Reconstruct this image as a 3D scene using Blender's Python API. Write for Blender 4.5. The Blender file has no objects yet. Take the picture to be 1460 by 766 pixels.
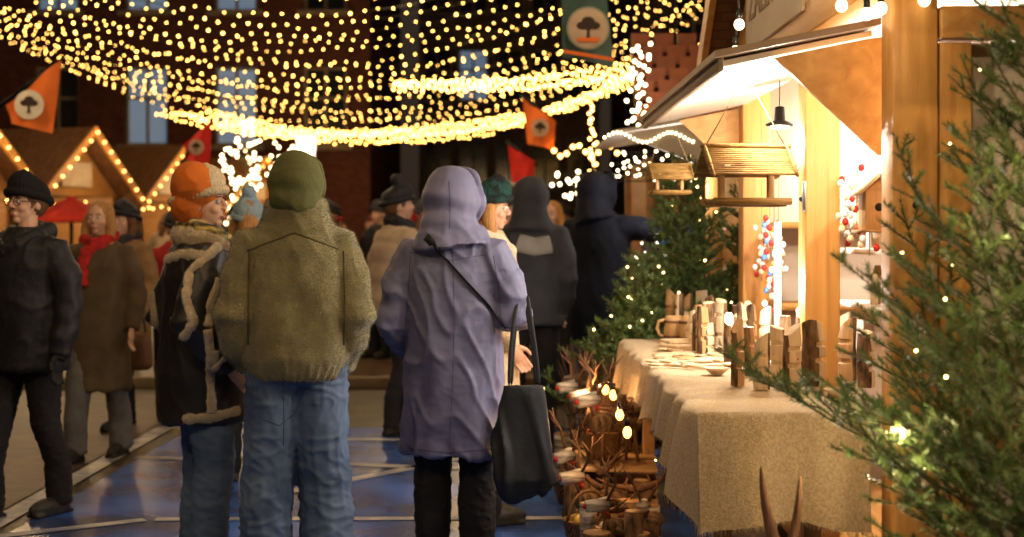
import bpy, math, random, numpy as np
from mathutils import Vector, Matrix, noise
from mathutils.bvhtree import BVHTree
random.seed(7); RN=np.random.default_rng(5)
S=bpy.context.scene; C=S.collection
F=2028.; CH=1.42
def W(px,py,d): return Vector(((px-730)*d/F,d,CH+(330-py)*d/F))
def T(px,py,z=.85):
    d=F*(CH-z)/(py-330); return Vector(((px-730)*d/F,d,z))
U=random.uniform
# ---------------- materials
def mat(name,c,c2=None,scale=8,rough=.8,bump=0,bs=60,metal=0,kind='noise',st=(1,1,1),rot=(0,0,0),emit=0,spec=.3,sheen=0,det=3,contrast=.25,dist=3.):
    m=bpy.data.materials.new(name); m.use_nodes=True; nt=m.node_tree; N=nt.nodes; L=nt.links
    b=N['Principled BSDF']; b.inputs['Roughness'].default_value=rough; b.inputs['Metallic'].default_value=metal
    b.inputs['Specular IOR Level'].default_value=spec
    if sheen: b.inputs['Sheen Weight'].default_value=sheen; b.inputs['Sheen Roughness'].default_value=.6
    c=(*c,1); c2=(*(c2 or [v*.7 for v in c[:3]]),1)
    tc=N.new('ShaderNodeTexCoord'); mp=N.new('ShaderNodeMapping'); mp.inputs['Scale'].default_value=st; mp.inputs['Rotation'].default_value=rot
    L.new(tc.outputs['Object'],mp.inputs['Vector']); V=mp.outputs['Vector']
    if kind=='brick':
        t=N.new('ShaderNodeTexBrick'); t.inputs['Scale'].default_value=scale; t.inputs['Color1'].default_value=c; t.inputs['Color2'].default_value=c2
        t.inputs['Mortar'].default_value=(c[0]*.5,c[1]*.6,c[2]*.7,1); t.inputs['Mortar Size'].default_value=.02; L.new(V,t.inputs['Vector']); col=t.outputs['Color']; h=t.outputs['Fac']
    else:
        if kind=='wood':
            t=N.new('ShaderNodeTexNoise'); t.inputs['Scale'].default_value=scale; t.inputs['Detail'].default_value=5; t.inputs['Distortion'].default_value=.6
        elif kind=='check':
            t=N.new('ShaderNodeTexWave'); t.inputs['Scale'].default_value=scale; t.inputs['Distortion'].default_value=.6
        elif kind=='vor':
            t=N.new('ShaderNodeTexVoronoi'); t.inputs['Scale'].default_value=scale
        else:
            t=N.new('ShaderNodeTexNoise'); t.inputs['Scale'].default_value=scale; t.inputs['Detail'].default_value=det
        L.new(V,t.inputs['Vector']); f=t.outputs.get('Fac') or t.outputs.get('Distance')
        r=N.new('ShaderNodeValToRGB'); r.color_ramp.elements[0].position=.5-contrast; r.color_ramp.elements[1].position=.5+contrast
        r.color_ramp.elements[0].color=c2; r.color_ramp.elements[1].color=c; L.new(f,r.inputs['Fac']); col=r.outputs['Color']; h=f
        if kind=='check':
            t2=N.new('ShaderNodeTexWave'); t2.bands_direction='Z'; t2.inputs['Scale'].default_value=scale; L.new(V,t2.inputs['Vector'])
            mx=N.new('ShaderNodeMix'); mx.data_type='RGBA'; mx.blend_type='MULTIPLY'; mx.inputs[0].default_value=.75
            L.new(col,mx.inputs[6]); L.new(t2.outputs['Fac'],mx.inputs[7]); col=mx.outputs[2]
    L.new(col,b.inputs['Base Color'])
    if bump:
        n=N.new('ShaderNodeTexNoise'); n.inputs['Scale'].default_value=bs; n.inputs['Detail'].default_value=4; L.new(V,n.inputs['Vector'])
        bp=N.new('ShaderNodeBump'); bp.inputs['Strength'].default_value=bump; bp.inputs['Distance'].default_value=.01
        L.new(n.outputs['Fac'],bp.inputs['Height']); L.new(bp.outputs['Normal'],b.inputs['Normal'])
        if kind in('brick','wood','vor'):
            b2=N.new('ShaderNodeBump'); b2.inputs['Strength'].default_value=bump*.6; b2.inputs['Distance'].default_value=.01; L.new(h,b2.inputs['Height']); L.new(bp.outputs['Normal'],b2.inputs['Normal']); L.new(b2.outputs['Normal'],b.inputs['Normal'])
    return m
def glow(name,c,e):
    m=bpy.data.materials.new(name); m.use_nodes=True; b=m.node_tree.nodes['Principled BSDF']
    b.inputs['Base Color'].default_value=(*c,1); b.inputs['Emission Color'].default_value=(*c,1); b.inputs['Emission Strength'].default_value=e
    m.cycles.emission_sampling='NONE'; return m
# ---------------- mesh builder
class MB:
    def __init__(s): s.v=[]; s.f=[]; s.m=[]
    def add(s,v,f,mi=0):
        o=len(s.v); s.v+=[tuple(p) for p in v]; s.f+=[tuple(i+o for i in q) for q in f]; s.m+=[mi]*len(f); return s
    def box(s,c,d,R=None,mi=0,taper=1):
        v=[]
        for z in(-.5,.5):
            k=taper if z>0 else 1
            for x,y in((-.5,-.5),(.5,-.5),(.5,.5),(-.5,.5)):
                p=Vector((x*d[0]*k,y*d[1]*k,z*d[2])); 
                if R: p=R@p
                v.append(p+Vector(c))
        return s.add(v,[(0,3,2,1),(4,5,6,7),(0,1,5,4),(1,2,6,5),(2,3,7,6),(3,0,4,7)],mi)
    def ell(s,c,r,R=None,mi=0,n=12,m=8):
        if isinstance(r,(int,float)): r=(r,r,r)
        v=[]; f=[]
        for i in range(1,m):
            a=math.pi*i/m
            for j in range(n):
                b=2*math.pi*j/n; p=Vector((r[0]*math.sin(a)*math.cos(b),r[1]*math.sin(a)*math.sin(b),r[2]*math.cos(a)))
                if R: p=R@p
                v.append(p+Vector(c))
        t=Vector((0,0,r[2])); 
        if R: t=R@t
        v+= [Vector(c)+t,Vector(c)-t]; k=len(v)
        for i in range(m-2):
            for j in range(n):
                a=i*n+j; b=i*n+(j+1)%n; f.append((a,a+n,b+n,b))
        for j in range(n): f.append((k-2,j,(j+1)%n)); f.append((k-1,(m-2)*n+(j+1)%n,(m-2)*n+j))
        return s.add(v,f,mi)
    def rings(s,R,mi=0,cap=True,close=False):
        n=len(R[0]); v=[p for r in R for p in r]; f=[]
        K=len(R)
        for i in range(K if close else K-1):
            for j in range(n):
                a=i*n+j; b=i*n+(j+1)%n; c=((i+1)%K)*n; f.append((a,b,c+(j+1)%n,c+j))
        if cap and not close: f.append(tuple(range(n))[::-1]); f.append(tuple((K-1)*n+j for j in range(n)))
        return s.add(v,f,mi)
    def tube(s,pts,r,n=8,mi=0,flat=1,up=None,close=False):
        pts=[Vector(p) for p in pts]; K=len(pts)
        if isinstance(r,(int,float)): r=[r]*K
        elif len(r)<K: r=[r[0]+(r[-1]-r[0])*i/(K-1) for i in range(K)]
        R=[]; u=None
        for i,p in enumerate(pts):
            t=((pts[(i+1)%K] if close else pts[min(i+1,K-1)])-(pts[i-1] if close else pts[max(i-1,0)]))
            t=t.normalized() if t.length>1e-9 else Vector((0,0,1))
            if u is None:
                u=Vector(up) if up else (Vector((0,0,1)) if abs(t.z)<.9 else Vector((1,0,0)))
            u=(u-t*u.dot(t)); u=u.normalized() if u.length>1e-6 else t.orthogonal().normalized()
            w=t.cross(u)
            R.append([p+u*r[i]*math.cos(2*math.pi*j/n)*flat+w*r[i]*math.sin(2*math.pi*j/n) for j in range(n)])
        return s.rings(R,mi,close=close)
    def loft(s,rs,n=24,e=.85,mi=0):
        R=[]
        for r in rs:
            z,rx,ry=r[:3]; cx=r[3] if len(r)>3 else 0; cy=r[4] if len(r)>4 else 0
            ring=[]
            for j in range(n):
                a=2*math.pi*j/n; c_,s_=math.cos(a),math.sin(a)
                ring.append((cx+rx*math.copysign(abs(c_)**e,c_),cy+ry*math.copysign(abs(s_)**e,s_),z))
            R.append(ring)
        return s.rings(R,mi)
    def lathe(s,prof,c=(0,0,0),n=16,mi=0,wob=0):
        return s.rings([[(c[0]+r*(1+wob*math.sin(3*a+z*20))*math.cos(a),c[1]+r*math.sin(a),c[2]+z) for a in [2*math.pi*j/n for j in range(n)]] for z,r in prof],mi)
    def prism(s,poly,axis,a,b,mi=0):
        n=len(poly); v=[]
        for t in(a,b):
            for p in poly:
                q=[p[0],p[1]]; q.insert(axis,t); v.append(q)
        return s.add(v,[tuple(range(n)),tuple(range(2*n-1,n-1,-1))]+[(i,i+n,(i+1)%n+n,(i+1)%n) for i in range(n)],mi)
    def obj(s,name,mats,parent=None,world=False,remesh=0,smooth=True,sm=0,wr=None,bevel=0,subd=0):
        me=bpy.data.meshes.new(name); me.from_pydata(s.v,[],s.f)
        mats=mats if isinstance(mats,(list,tuple)) else [mats]
        for m in mats: me.materials.append(m)
        me.polygons.foreach_set('material_index',s.m); me.polygons.foreach_set('use_smooth',[smooth]*len(s.f)); me.update()
        o=bpy.data.objects.new(name,me); C.objects.link(o)
        if not remesh:
            import bmesh; bm=bmesh.new(); bm.from_mesh(me); bmesh.ops.recalc_face_normals(bm,faces=bm.faces); bm.to_mesh(me); bm.free()
        if remesh:
            q=o.modifiers.new('r','REMESH'); q.mode='VOXEL'; q.voxel_size=remesh; q.use_smooth_shade=smooth
            if sm: q=o.modifiers.new('s','SMOOTH'); q.iterations=sm; q.factor=.5
            bake(o,mats)
            if wr:
                me=o.data; n=len(me.vertices); co=np.empty(n*3,'f'); me.vertices.foreach_get('co',co); no=np.empty(n*3,'f'); me.vertex_normals.foreach_get('vector',no)
                co=co.reshape(-1,3); no=no.reshape(-1,3); d=np.array([wr(Vector(p)) for p in co]); co+=no*d[:,None]; me.vertices.foreach_set('co',co.ravel()); me.update()
        if bevel: q=o.modifiers.new('b','BEVEL'); q.width=bevel; q.segments=2; q.limit_method='ANGLE'
        if subd: q=o.modifiers.new('u','SUBSURF'); q.levels=subd; q.render_levels=subd
        if parent: par(o,parent,world)
        return o
def bake(o,mats):
    dg=bpy.context.evaluated_depsgraph_get(); me=bpy.data.meshes.new_from_object(o.evaluated_get(dg)); o.modifiers.clear(); o.data=me
    me.materials.clear()
    for m in mats: me.materials.append(m)
    me.polygons.foreach_set('use_smooth',[True]*len(me.polygons))
def fuzz(o,m,N,L,wd,seed=1,name='fleece_pile'):
    # short pile fibres growing from a cloth surface
    me=o.data; me.calc_loop_triangles(); nt_=len(me.loop_triangles); tv=np.empty(nt_*3,'i'); me.loop_triangles.foreach_get('vertices',tv); tv=tv.reshape(-1,3)
    co=np.empty(len(me.vertices)*3,'f'); me.vertices.foreach_get('co',co); co=co.reshape(-1,3); A,B,D=co[tv[:,0]],co[tv[:,1]],co[tv[:,2]]
    nr=np.cross(B-A,D-A); ar=np.linalg.norm(nr,axis=1); nr/=np.maximum(ar,1e-12)[:,None]; rg=np.random.default_rng(seed)
    i=rg.choice(nt_,N,p=ar/ar.sum()); u=rg.random((N,2)); k=u.sum(1)>1; u[k]=1-u[k]; p=A[i]+(B[i]-A[i])*u[:,:1]+(D[i]-A[i])*u[:,1:]; n=nr[i]
    d=n*.7+rg.normal(size=(N,3))*.45; d/=np.linalg.norm(d,axis=1)[:,None]; s=np.cross(d,rg.normal(size=(N,3))); s/=np.linalg.norm(s,axis=1)[:,None]
    p=p-n*.001; v=np.stack([p-s*wd,p+s*wd,p+d*L*rg.uniform(.5,1.2,N)[:,None]],1).reshape(-1,3)
    q=bpy.data.meshes.new(name); q.vertices.add(3*N); q.vertices.foreach_set('co',v.ravel()); q.loops.add(3*N); q.loops.foreach_set('vertex_index',np.arange(3*N)); q.polygons.add(N); q.polygons.foreach_set('loop_start',np.arange(N)*3); q.update(); q.validate(); q.materials.append(m)
    x=bpy.data.objects.new(name,q); C.objects.link(x); x.parent=o; x['kind']='stuff'; return x
def mw(o): return Matrix.LocRotScale(o.location,o.rotation_euler,o.scale)
def par(o,p,world=False):
    o.parent=p
    if world: o.matrix_parent_inverse=(mw(p)).inverted()
def tag(o,label,cat,group=None,kind=None):
    o['label']=label; o['category']=cat
    if group: o['group']=group
    if kind: o['kind']=kind
    return o
def thing(name,label,cat,loc=(0,0,0),rz=0,sc=1,group=None,kind=None):
    e=bpy.data.objects.new(name,None); e.location=loc; e.rotation_euler=(0,0,math.radians(rz)); e.scale=(sc,)*3; e.empty_display_size=.1; C.objects.link(e)
    return tag(e,label,cat,group,kind)
def copytree(t,kids,loc,rz=None,sc=None):
    n=t.copy(); n.location=loc
    if rz is not None: n.rotation_euler=(0,0,math.radians(rz))
    if sc: n.scale=(sc,)*3
    C.objects.link(n)
    for k in kids:
        q=k.copy(); q.parent=n; C.objects.link(q)
    return n
def light(loc,e,c=(1,.72,.4),r=.05):
    l=bpy.data.lights.new('lamp','POINT'); l.energy=e; l.color=c; l.shadow_soft_size=r; o=bpy.data.objects.new('point_light',l); o.location=loc; C.objects.link(o); return o  # serves real lamps and added fill lights alike
def ico(r,mt,name='light_bulb',n=8,m=5,stretch=1):
    me=MB().ell((0,0,0),(r,r,r*stretch),n=n,m=m).obj(name,mt); d=me.data; bpy.data.objects.remove(me); return d
G_W=glow('warm bulb glow',(1,.48,.12),12); G_Y=glow('yellow net bulb glow',(1,.51,.11),25); G_L=glow('white led glow',(1,.9,.72),8); G_E=glow('edison bulb glow',(1,.38,.07),9)
G_F=glow('fairy bulb glow',(1,.6,.22),20); G_C=glow('cream cluster bulb glow',(1,.75,.42),12)
wire_m=mat('black wire',(.015,.012,.01),rough=.6)
def lstring(pts,label,r=.03,mt=G_W,wire=.004,wirepts=None,world=True,group='strings of warm fairy lights',bm=None,lim=100):
    t=thing('light_string',label,'string lights',pts[0],group=group)
    if wire: MB().tube(wirepts or pts,wire,4).obj('wire',wire_m,t,True)
    d=bm or ico(r,mt)
    for p in pts[:lim]:
        o=bpy.data.objects.new('light_bulb',d); o.location=p; C.objects.link(o); par(o,t,True)
    return t
# ---------------- palette
WD=mat('golden stall timber',(.64,.33,.085),(.42,.18,.04),2.5,.5,.25,40,kind='wood',st=(9,9,.6),spec=.4,contrast=.2)
WDh=mat('golden stall board',(.64,.34,.10),(.44,.2,.05),2.5,.5,.2,40,kind='wood',st=(6,.5,6),spec=.4,contrast=.2)
WL=mat('pale turned wood',(.6,.37,.17),(.38,.2,.08),6,.55,.15,50,kind='wood',st=(5,5,.7))
WLw=mat('white wood face',(.8,.64,.43),(.55,.38,.2),5,.6,.15,60,kind='wood',st=(5,5,.7))
BK=mat('rough bark',(.26,.15,.075),(.05,.028,.013),30,.95,1.,50,kind='noise',st=(1,1,.4),contrast=.15)
BI=mat('birch bark',(.62,.55,.45),(.1,.07,.05),10,.8,.5,30,st=(.6,.6,4),contrast=.12)
REED=mat('golden reed',(.5,.29,.08),(.13,.06,.015),12,.8,.8,60,kind='wood',st=(.6,6,6))
WHT=mat('white painted panel',(.72,.63,.53),(.6,.5,.4),2,.7,.1,30)
BLKM=mat('black metal',(.02,.02,.02),rough=.35,metal=.7)
ROPE=mat('jute rope',(.4,.26,.12),bump=.5,bs=200)
RED=mat('red cloth',(.5,.03,.02),(.3,.015,.01),10,.8,.3)
DKB=mat('driftwood',(.22,.11,.055),(.09,.04,.018),12,.8,.6,40,kind='wood',st=(2,2,.6))
# ---------------- world
w=bpy.data.worlds.new('World'); S.world=w; w.use_nodes=True; nt=w.node_tree; bg=nt.nodes['Background']
sk=nt.nodes.new('ShaderNodeTexSky'); sk.sky_type='NISHITA'; sk.sun_disc=False; sk.sun_elevation=math.radians(1); sk.sun_rotation=math.radians(200)
nt.links.new(sk.outputs[0],bg.inputs[0]); bg.inputs[1].default_value=.004
b2=nt.nodes.new('ShaderNodeBackground'); b2.inputs[0].default_value=(.05,.034,.026,1); b2.inputs[1].default_value=.5
ad=nt.nodes.new('ShaderNodeAddShader'); nt.links.new(bg.outputs[0],ad.inputs[0]); nt.links.new(b2.outputs[0],ad.inputs[1]); nt.links.new(ad.outputs[0],nt.nodes['World Output'].inputs[0])
# ---------------- camera
cam=bpy.data.cameras.new('Camera'); co=bpy.data.objects.new('Camera',cam); C.objects.link(co); S.camera=co
co.location=(0,0,CH); co.rotation_euler=(math.pi/2,0,0); cam.lens=50; cam.sensor_width=36; cam.shift_y=-53/1460; cam.clip_end=500
cam.dof.use_dof=True; cam.dof.focus_distance=5.4; cam.dof.aperture_fstop=2.3
S.view_settings.view_transform='Standard'; S.view_settings.look='None'
# ---------------- ground
def sheet(name,poly,z,m,label):
    o=MB().add([(x,y,z) for x,y in poly],[tuple(range(len(poly)))]).obj(name,m); tag(o,label,name.replace('_',' '),kind='structure'); return o
ASP=mat('dark paved asphalt',(.075,.05,.03),(.025,.018,.013),3,.45,.5,25,contrast=.2)
sheet('ground',[(-150,-30),(150,-30),(150,200),(-150,200)],0,ASP,'dark worn asphalt square lit by warm lights')
BLU=mat('blue road paint with light pools',(.045,.155,.60),(.025,.045,.14),1.2,.27,.3,30,det=12,contrast=.11,spec=.6)  # bright and dark patches paint pools of light into the blue
sheet('painted_pavement',[(-2.45,2),(.95,2),(.95,10.0),(.2,10.35),(-2.3,10.2)],.004,BLU,'bright blue painted market pavement with painted-in light pools')
LNM=mat('worn white line paint',(.52,.49,.46),(.15,.17,.26),5,.45,.2,30,det=12,contrast=.14)
def line(a,b,wd,nm='painted_line'):
    a=Vector(a);b=Vector(b);n=(b-a).normalized();n=Vector((-n.y,n.x))*wd/2
    sheet(nm,[tuple(a-n),tuple(b-n),tuple(b+n),tuple(a+n)],.008,LNM,'worn white line painted on blue pavement')
line((-2.5,4),(-2.5,10.3),.12); line((-1.75,6.98),(.6,7.02),.08); line((-2.44,6.55),(-1.8,6.97),.08)
line((-1.3,7.6),(.1,9.4),.1); line((-2.35,8.9),(.6,8.3),.1); line((-2.2,9.7),(.6,9.6),.1)
sheet('pavement',[(-12,-2),(-2.59,-2),(-2.59,12.7),(-12,12.7)],.005,mat('brown pavement slabs',(.1,.065,.04),(.045,.03,.02),2.2,.5,.4,22,kind='brick'),'brown stone pavement beside the painted square')
sheet('road',[(-30,13.0),(30,13.0),(30,17),(-30,17)],.004,mat('brown cobbled road',(.12,.075,.045),(.055,.035,.022),9,.45,.6,20,kind='vor'),'brown cobbled roadway crossing the square')
o=MB().box((0,12.9,.05),(60,.14,.10)).obj('kerb',mat('stone kerb',(.3,.22,.12),(.12,.08,.045),2,.6,.3,30),bevel=.01); tag(o,'yellowish stone kerb along the cobbled road','kerb',kind='structure')
# ---------------- people
SKIN=mat('skin',(.66,.4,.28),(.58,.31,.2),14,.5,.05,90,spec=.35); LIP=mat('lips',(.5,.16,.12),(.4,.12,.1)); EYEW=mat('eye',(.7,.66,.6),rough=.2); IRIS=mat('iris',(.05,.03,.02),rough=.2)
SHOE=mat('black shoe leather',(.02,.018,.016),(.035,.03,.025),20,.5,.3)
def fold(p,a,f=5.,zs=.55,seed=0.,cr=.22):
    q=Vector((p.x*f+seed,p.y*f,p.z*f*zs+p.x*2)); n=noise.noise(q); m=noise.noise(Vector((p.x*f*1.5+7,p.y*f*1.5+seed,p.z*f*zs*1.8+p.x*6)))
    k=max(0,1-abs(m)*3.2); return a*(n*1.3+ k*k*cr*2-.15)
def hand(mb,wr,d,side,fwd):
    d=Vector(d).normalized(); l=Vector(fwd); l=(l-d*l.dot(d)).normalized(); n=d.cross(l)*side; R=Matrix((l,n,d)).transposed()
    mb.ell(wr+d*.045,(.038,.017,.055),R,n=10,m=6)
    for i,(L,o_) in enumerate(((.065,.03),(.075,.01),(.07,-.01),(.055,-.028))):
        b=wr+d*.085+l*o_; mb.tube([wr+d*.05+l*o_*.8,b,b+d*L*.5+n*.01,b+d*L*.85+n*.03],[.010,.0095,.009,.0075],6)
    mb.tube([wr+d*.015+l*.03,wr+d*.05+l*.055+n*.01,wr+d*.085+l*.06+n*.025],[.013,.011,.009],6)
def person(x,y,yaw,H,label,coatm,trm,hem=.85,bulk=1.,rings=None,arms='pocket',hy=0,ht=0,head='beanie',headm=None,headm2=None,hairm=None,hair=None,trad=(.09,.07,.06),feet=None,vox=.012,srad=(.08,.068,.05),wr=.010,glove=None,skinvox=None,quilt=0,collar=None,scarf=None,eyes=True,wseed=0,fz=1.2,coatname='coat',trw=.008,drape=0,gather=0,cr=.22,hs=1.,hcr=0):
    t=thing('person',label,'person',(x,y,0),yaw,H/1.7); P={'t':t}
    ar=arms if isinstance(arms,dict) else {}
    A={}
    for s in(-1,1):
        if s in ar: A[s]=[Vector(q) for q in ar[s]]
        elif arms=='hang': A[s]=[Vector((s*.245,-.02,1.1)),Vector((s*.25,.06,.86))]
        else: A[s]=[Vector((s*.245,-.07,1.09)),Vector((s*.2,.07,.90))]
    ft=feet or {-1:(-.1,.0),1:(.1,.0)}
    R=Matrix.Rotation(math.radians(hy),3,'Z')@Matrix.Rotation(math.radians(-ht),3,'X'); O=Vector((0,0,1.48))
    h=lambda px,py,pz:R@(Vector((px,py,pz))-O)+O
    b=MB(); b.loft([(.86,.13,.09),(.95,.14,.1),(1.1,.12,.09),(1.28,.15,.1),(1.38,.14,.085),(1.43,.07,.06)],16)
    b.tube([(0,0,1.38),(0,.0,1.46),h(0,.01,1.55)],[.065,.056,.053],12)
    b.ell(h(0,-.008,1.605),(.076,.096,.103),R,n=20,m=14); b.ell(h(0,.03,1.56),(.057,.064,.07),R,n=16,m=12); b.ell(h(0,.072,1.508),(.024,.019,.018),R)
    b.tube([h(0,.09,1.612),h(0,.108,1.579),h(0,.104,1.57)],[.007,.012,.011],8); b.ell(h(0,.076,1.626),(.048,.014,.010),R)
    for s in(-1,1):
        b.ell(h(s*.033,.064,1.567),(.026,.026,.024),R); b.ell(h(s*.077,-.0,1.585),(.007,.02,.032),R); b.ell(h(s*.012,.101,1.571),(.007,.008,.006),R)
        b.tube([(s*.15,0,1.38),A[s][0],A[s][1]],[.045,.036,.026],8)
        d=(A[s][1]-A[s][0]).normalized(); hand(b,A[s][1],d,s,(0,1,0.2))
        fx,fy=ft[s][:2]; b.tube([(s*.085,0,.9),(s*.09+fx*.05,.01+fy*.2,.74),((fx+s*.1)/2,fy*.5+.03,.48),(fx,fy+.01,.26),(fx,fy,.08)],[.07,.06,.04,.03,.028],8); b.tube([(fx,fy,.07),(fx,fy+.13,.035)],[.035,.025],8)
    b.ell(h(0,.096,1.538),(.022,.010,.006),R); b.ell(h(0,.094,1.529),(.018,.010,.007),R)
    sv=skinvox or (.006 if vox<.015 else .012)
    bo=b.obj('body',[SKIN,LIP],t,remesh=sv,sm=2 if sv<.01 else 1)
    L=h(0,.103,1.534)
    for f in bo.data.polygons:
        q=R.inverted()@(f.center-L)
        if abs(q.x)<.022-abs(q.z)*1.2 and abs(q.z)<.0105 and q.y>-.012: f.material_index=1
    if eyes:
        for s in(-1,1):
            e=MB(); e.ell(h(s*.031,.081,1.6),.0122,R,0,12,8); e.ell(h(s*.031,.0883,1.6),(.0062,.006,.0062),R,1,10,6); e.obj('eye',[EYEW,IRIS],t)
            MB().tube([h(s*.014,.093,1.619),h(s*.032,.092,1.624),h(s*.05,.079,1.618)],[.002,.003,.0015],6).obj('eyebrow',hairm or IRIS,t)
    m=MB(); m.loft([(.82,.15,.12),(.9,.17,.13),(1.02,.155,.12)],20); a0,a1,a2=trad
    for s in(-1,1):
        fx,fy=ft[s][:2]; m.tube([(s*.085,0,.92),(s*.09+fx*.05,.01+fy*.2,.74),((fx+s*.1)/2,fy*.5+.035,.48),(fx,fy+.01,.26),(fx,fy,.05)],[a0*1.08,a0,a1,a2*1.05,a2],14)
    P['tr']=m.obj('trousers',trm,t,remesh=vox,sm=3,wr=lambda p:fold(p,trw,6,.3,wseed+3)+fold(p,trw*.45,9,1.5,wseed+8,.8)*(1 if p.z<.62 or p.z>.74 else .3))
    for s in(-1,1):
        fx,fy=ft[s][:2]; q=MB(); q.ell((fx,fy+.07,.045),(.048,.135,.05),n=14,m=8); q.tube([(fx,fy-.01,.03),(fx,fy,.14)],[.05,.048],12); q.box((fx,fy+.06,.012),(.085,.25,.02)); q.obj('shoe',SHOE,t,remesh=max(.01,vox*.8),sm=2)
    k=bulk; rs=rings or ([(hem,.2*k,.165*k),(hem+.03,.205*k,.17*k)]+([(.8,.2*k,.165*k)] if hem<.75 else [])+[(1.0,.19*k,.155*k),(1.15,.195*k,.15*k),(1.28,.205*k,.15*k),(1.37,.19*k,.13*k),(1.43,.13,.105),(1.48,.085,.085)])
    m=MB(); m.loft(rs,32)
    for s in(-1,1):
        e,wq=A[s]; sh=Vector((s*(.165*k),-.005,1.365)); mid=(sh+e)/2+Vector((s*.012,0,0)); m2=(e+wq)/2
        m.tube([sh-Vector((s*.06,0,0)),sh,mid,e,m2,wq],[srad[0]*.85,srad[0],srad[0]*.96,srad[1]*1.05,srad[1],srad[2]],16)
    if head=='coathood': hood(m,h,R,hs)
    def wf(p):
        a=math.atan2(p.y,p.x); hf=1 if p.z<1.42 or head!='coathood' else max(.25,1-(p.z-1.42)*8)
        v=(abs(math.sin((p.z+.12*abs(p.x))*math.pi/quilt))**.6-.6)*.012+fold(p,.006,9,1,wseed) if quilt else (fold(p,wr,5,fz*.5,wseed,cr)+fold(p,wr*.2,11,1.2,wseed+5,cr))*hf
        if drape and p.z<1.0: v+=drape*(1.0-p.z)*math.sin(a*6+2*noise.noise(Vector((a,p.z*1.5,wseed))))
        if gather and p.z<.93: v+=gather*math.sin(a*34+3*noise.noise(Vector((a*3,p.z*6,0))))*min(1,(.93-p.z)*14)
        if hcr and p.z>1.42: v+=hcr*math.sin(p.z*48+3.5*noise.noise(Vector((p.x*5,p.y*5,p.z*3))))*min(1,(p.z-1.42)*12)*(.4+.6*abs(noise.noise(p*4))*2)
        if abs(p.x)>.19 and p.z<1.3: v+=wr*.35*math.sin(p.z*42+4*noise.noise(p*6))*min(1,(abs(p.x)-.19)*18)
        return v
    P['coat']=m.obj(coatname,coatm,t,remesh=vox,sm=4,wr=wf)
    if collar: 
        q=MB(); q.tube([(0,-.09,1.46),(.085,-.06,1.45),(.11,.02,1.42),(.06,.1,1.37),(0,.12,1.34),(-.06,.1,1.37),(-.11,.02,1.42),(-.085,-.06,1.45)],.048,10,close=True); P['collar']=q.obj('collar',collar,t,remesh=vox,sm=2,wr=lambda p:fold(p,.008,22,1))
    if scarf:
        q=MB(); q.tube([(0,-.08,1.49),(.085,-.04,1.485),(.09,.04,1.455),(0,.105,1.43),(-.09,.04,1.455),(-.085,-.04,1.485)],.04,10,close=True); q.tube([(0,-.075,1.46),(.09,-.02,1.44),(.07,.07,1.415),(0,.125,1.38),(-.07,.07,1.415),(-.09,-.02,1.44)],.036,10,close=True)
        q.tube([(.03,.12,1.4),(.05,.15,1.28),(.05,.165,1.15)],[.035,.045,.04],10); q.obj('scarf',scarf,t,remesh=vox*.8,sm=2,wr=lambda p:fold(p,.009,25,1))
    if head=='hood':
        q=MB(); hood(q,h,R,hs,False); P['hood']=q.obj('hood',headm,t,remesh=vox*.9,sm=4,wr=lambda p:fold(p,.006,7,.8,wseed)+.0022*math.sin(p.z*60+4*noise.noise(Vector((p.x*5,p.y*5,p.z*2)))))
    if head in('beanie','pompom'):
        q=MB(); 
        q.rings([[h(rx*math.cos(a),-.012+ry*math.sin(a),z+.028*math.sin(a)) for a in [2*math.pi*j/24 for j in range(24)]] for z,rx,ry in((1.615,.088,.108),(1.64,.094,.113),(1.67,.093,.112),(1.70,.08,.1),(1.725,.055,.07),(1.742,.02,.03))])
        if head=='pompom': q.ell(h(0,-.01,1.77),.045)
        q.obj('knit_hat',headm,t,remesh=vox*.7,sm=2,wr=lambda p:.0035*math.sin(math.atan2(p.y,p.x)*34)+fold(p,.004,20))
        q=MB(); q.tube([h(.092*math.cos(a),-.012+.111*math.sin(a),1.625+.028*math.sin(a)) for a in [2*math.pi*j/24 for j in range(24)]],.022,8,close=True,flat=1.0); q.obj('hat_cuff',headm2 or headm,t,remesh=vox*.7,sm=1,wr=lambda p:.003*math.sin(math.atan2(p.y,p.x)*40))
    if hair:
        q=MB(); q.ell(h(0,-.022,1.615),(.088,.1,.105),R,n=20,m=12)
        if hair!='short':
            for s in(-1,1): q.tube([h(s*.07,.0,1.62),h(s*.09,.01,1.53),h(s*.085,.04,1.44),(s*.09,.09,1.44-hair)],[.03,.035,.035,.02],10)
            q.tube([h(0,-.08,1.6),h(0,-.1,1.5),(0,-.13,1.45-hair*.6)],[.07,.07,.05],12)
        q.obj('hair',hairm,t,remesh=vox*.7,sm=2,wr=lambda p:.004*noise.noise(Vector((p.x*90,p.y*90,p.z*8))))
    if glove:
        for s in(-1,1):
            q=MB(); d=(A[s][1]-A[s][0]).normalized(); hand(q,A[s][1]+d*.0,d,s,(0,1,.2)); q.tube([A[s][1]-d*.06,A[s][1]+d*.02],[.038,.034],10); q.obj('glove',glove,t,remesh=.005,sm=1,wr=lambda p:.0035)
    P['h']=h;P['A']=A; return P
def hood(m,h,R,k=1.,drape=True):
    m.ell(h(0,-.035,1.605),(.116*k,.122*k,.13*k),R,n=22,m=14); m.ell(h(0,-.06,1.55),(.108*k,.095*k,.11*k),R)
    if drape: m.tube([h(0,-.05,1.54),h(0,-.05,1.48),(0,-.045,1.4)],[.108*k,.118*k,.155*k],18)
    else: m.tube([h(0,-.045,1.57),h(0,-.03,1.46)],[.11*k,.09*k],18)
    m.tube([h(.1*k*math.cos(a),.06+.02*abs(math.sin(a)),1.605+.122*k*math.sin(a)) for a in [2*math.pi*j/20 for j in range(20)]],.016,8,close=True)
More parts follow.
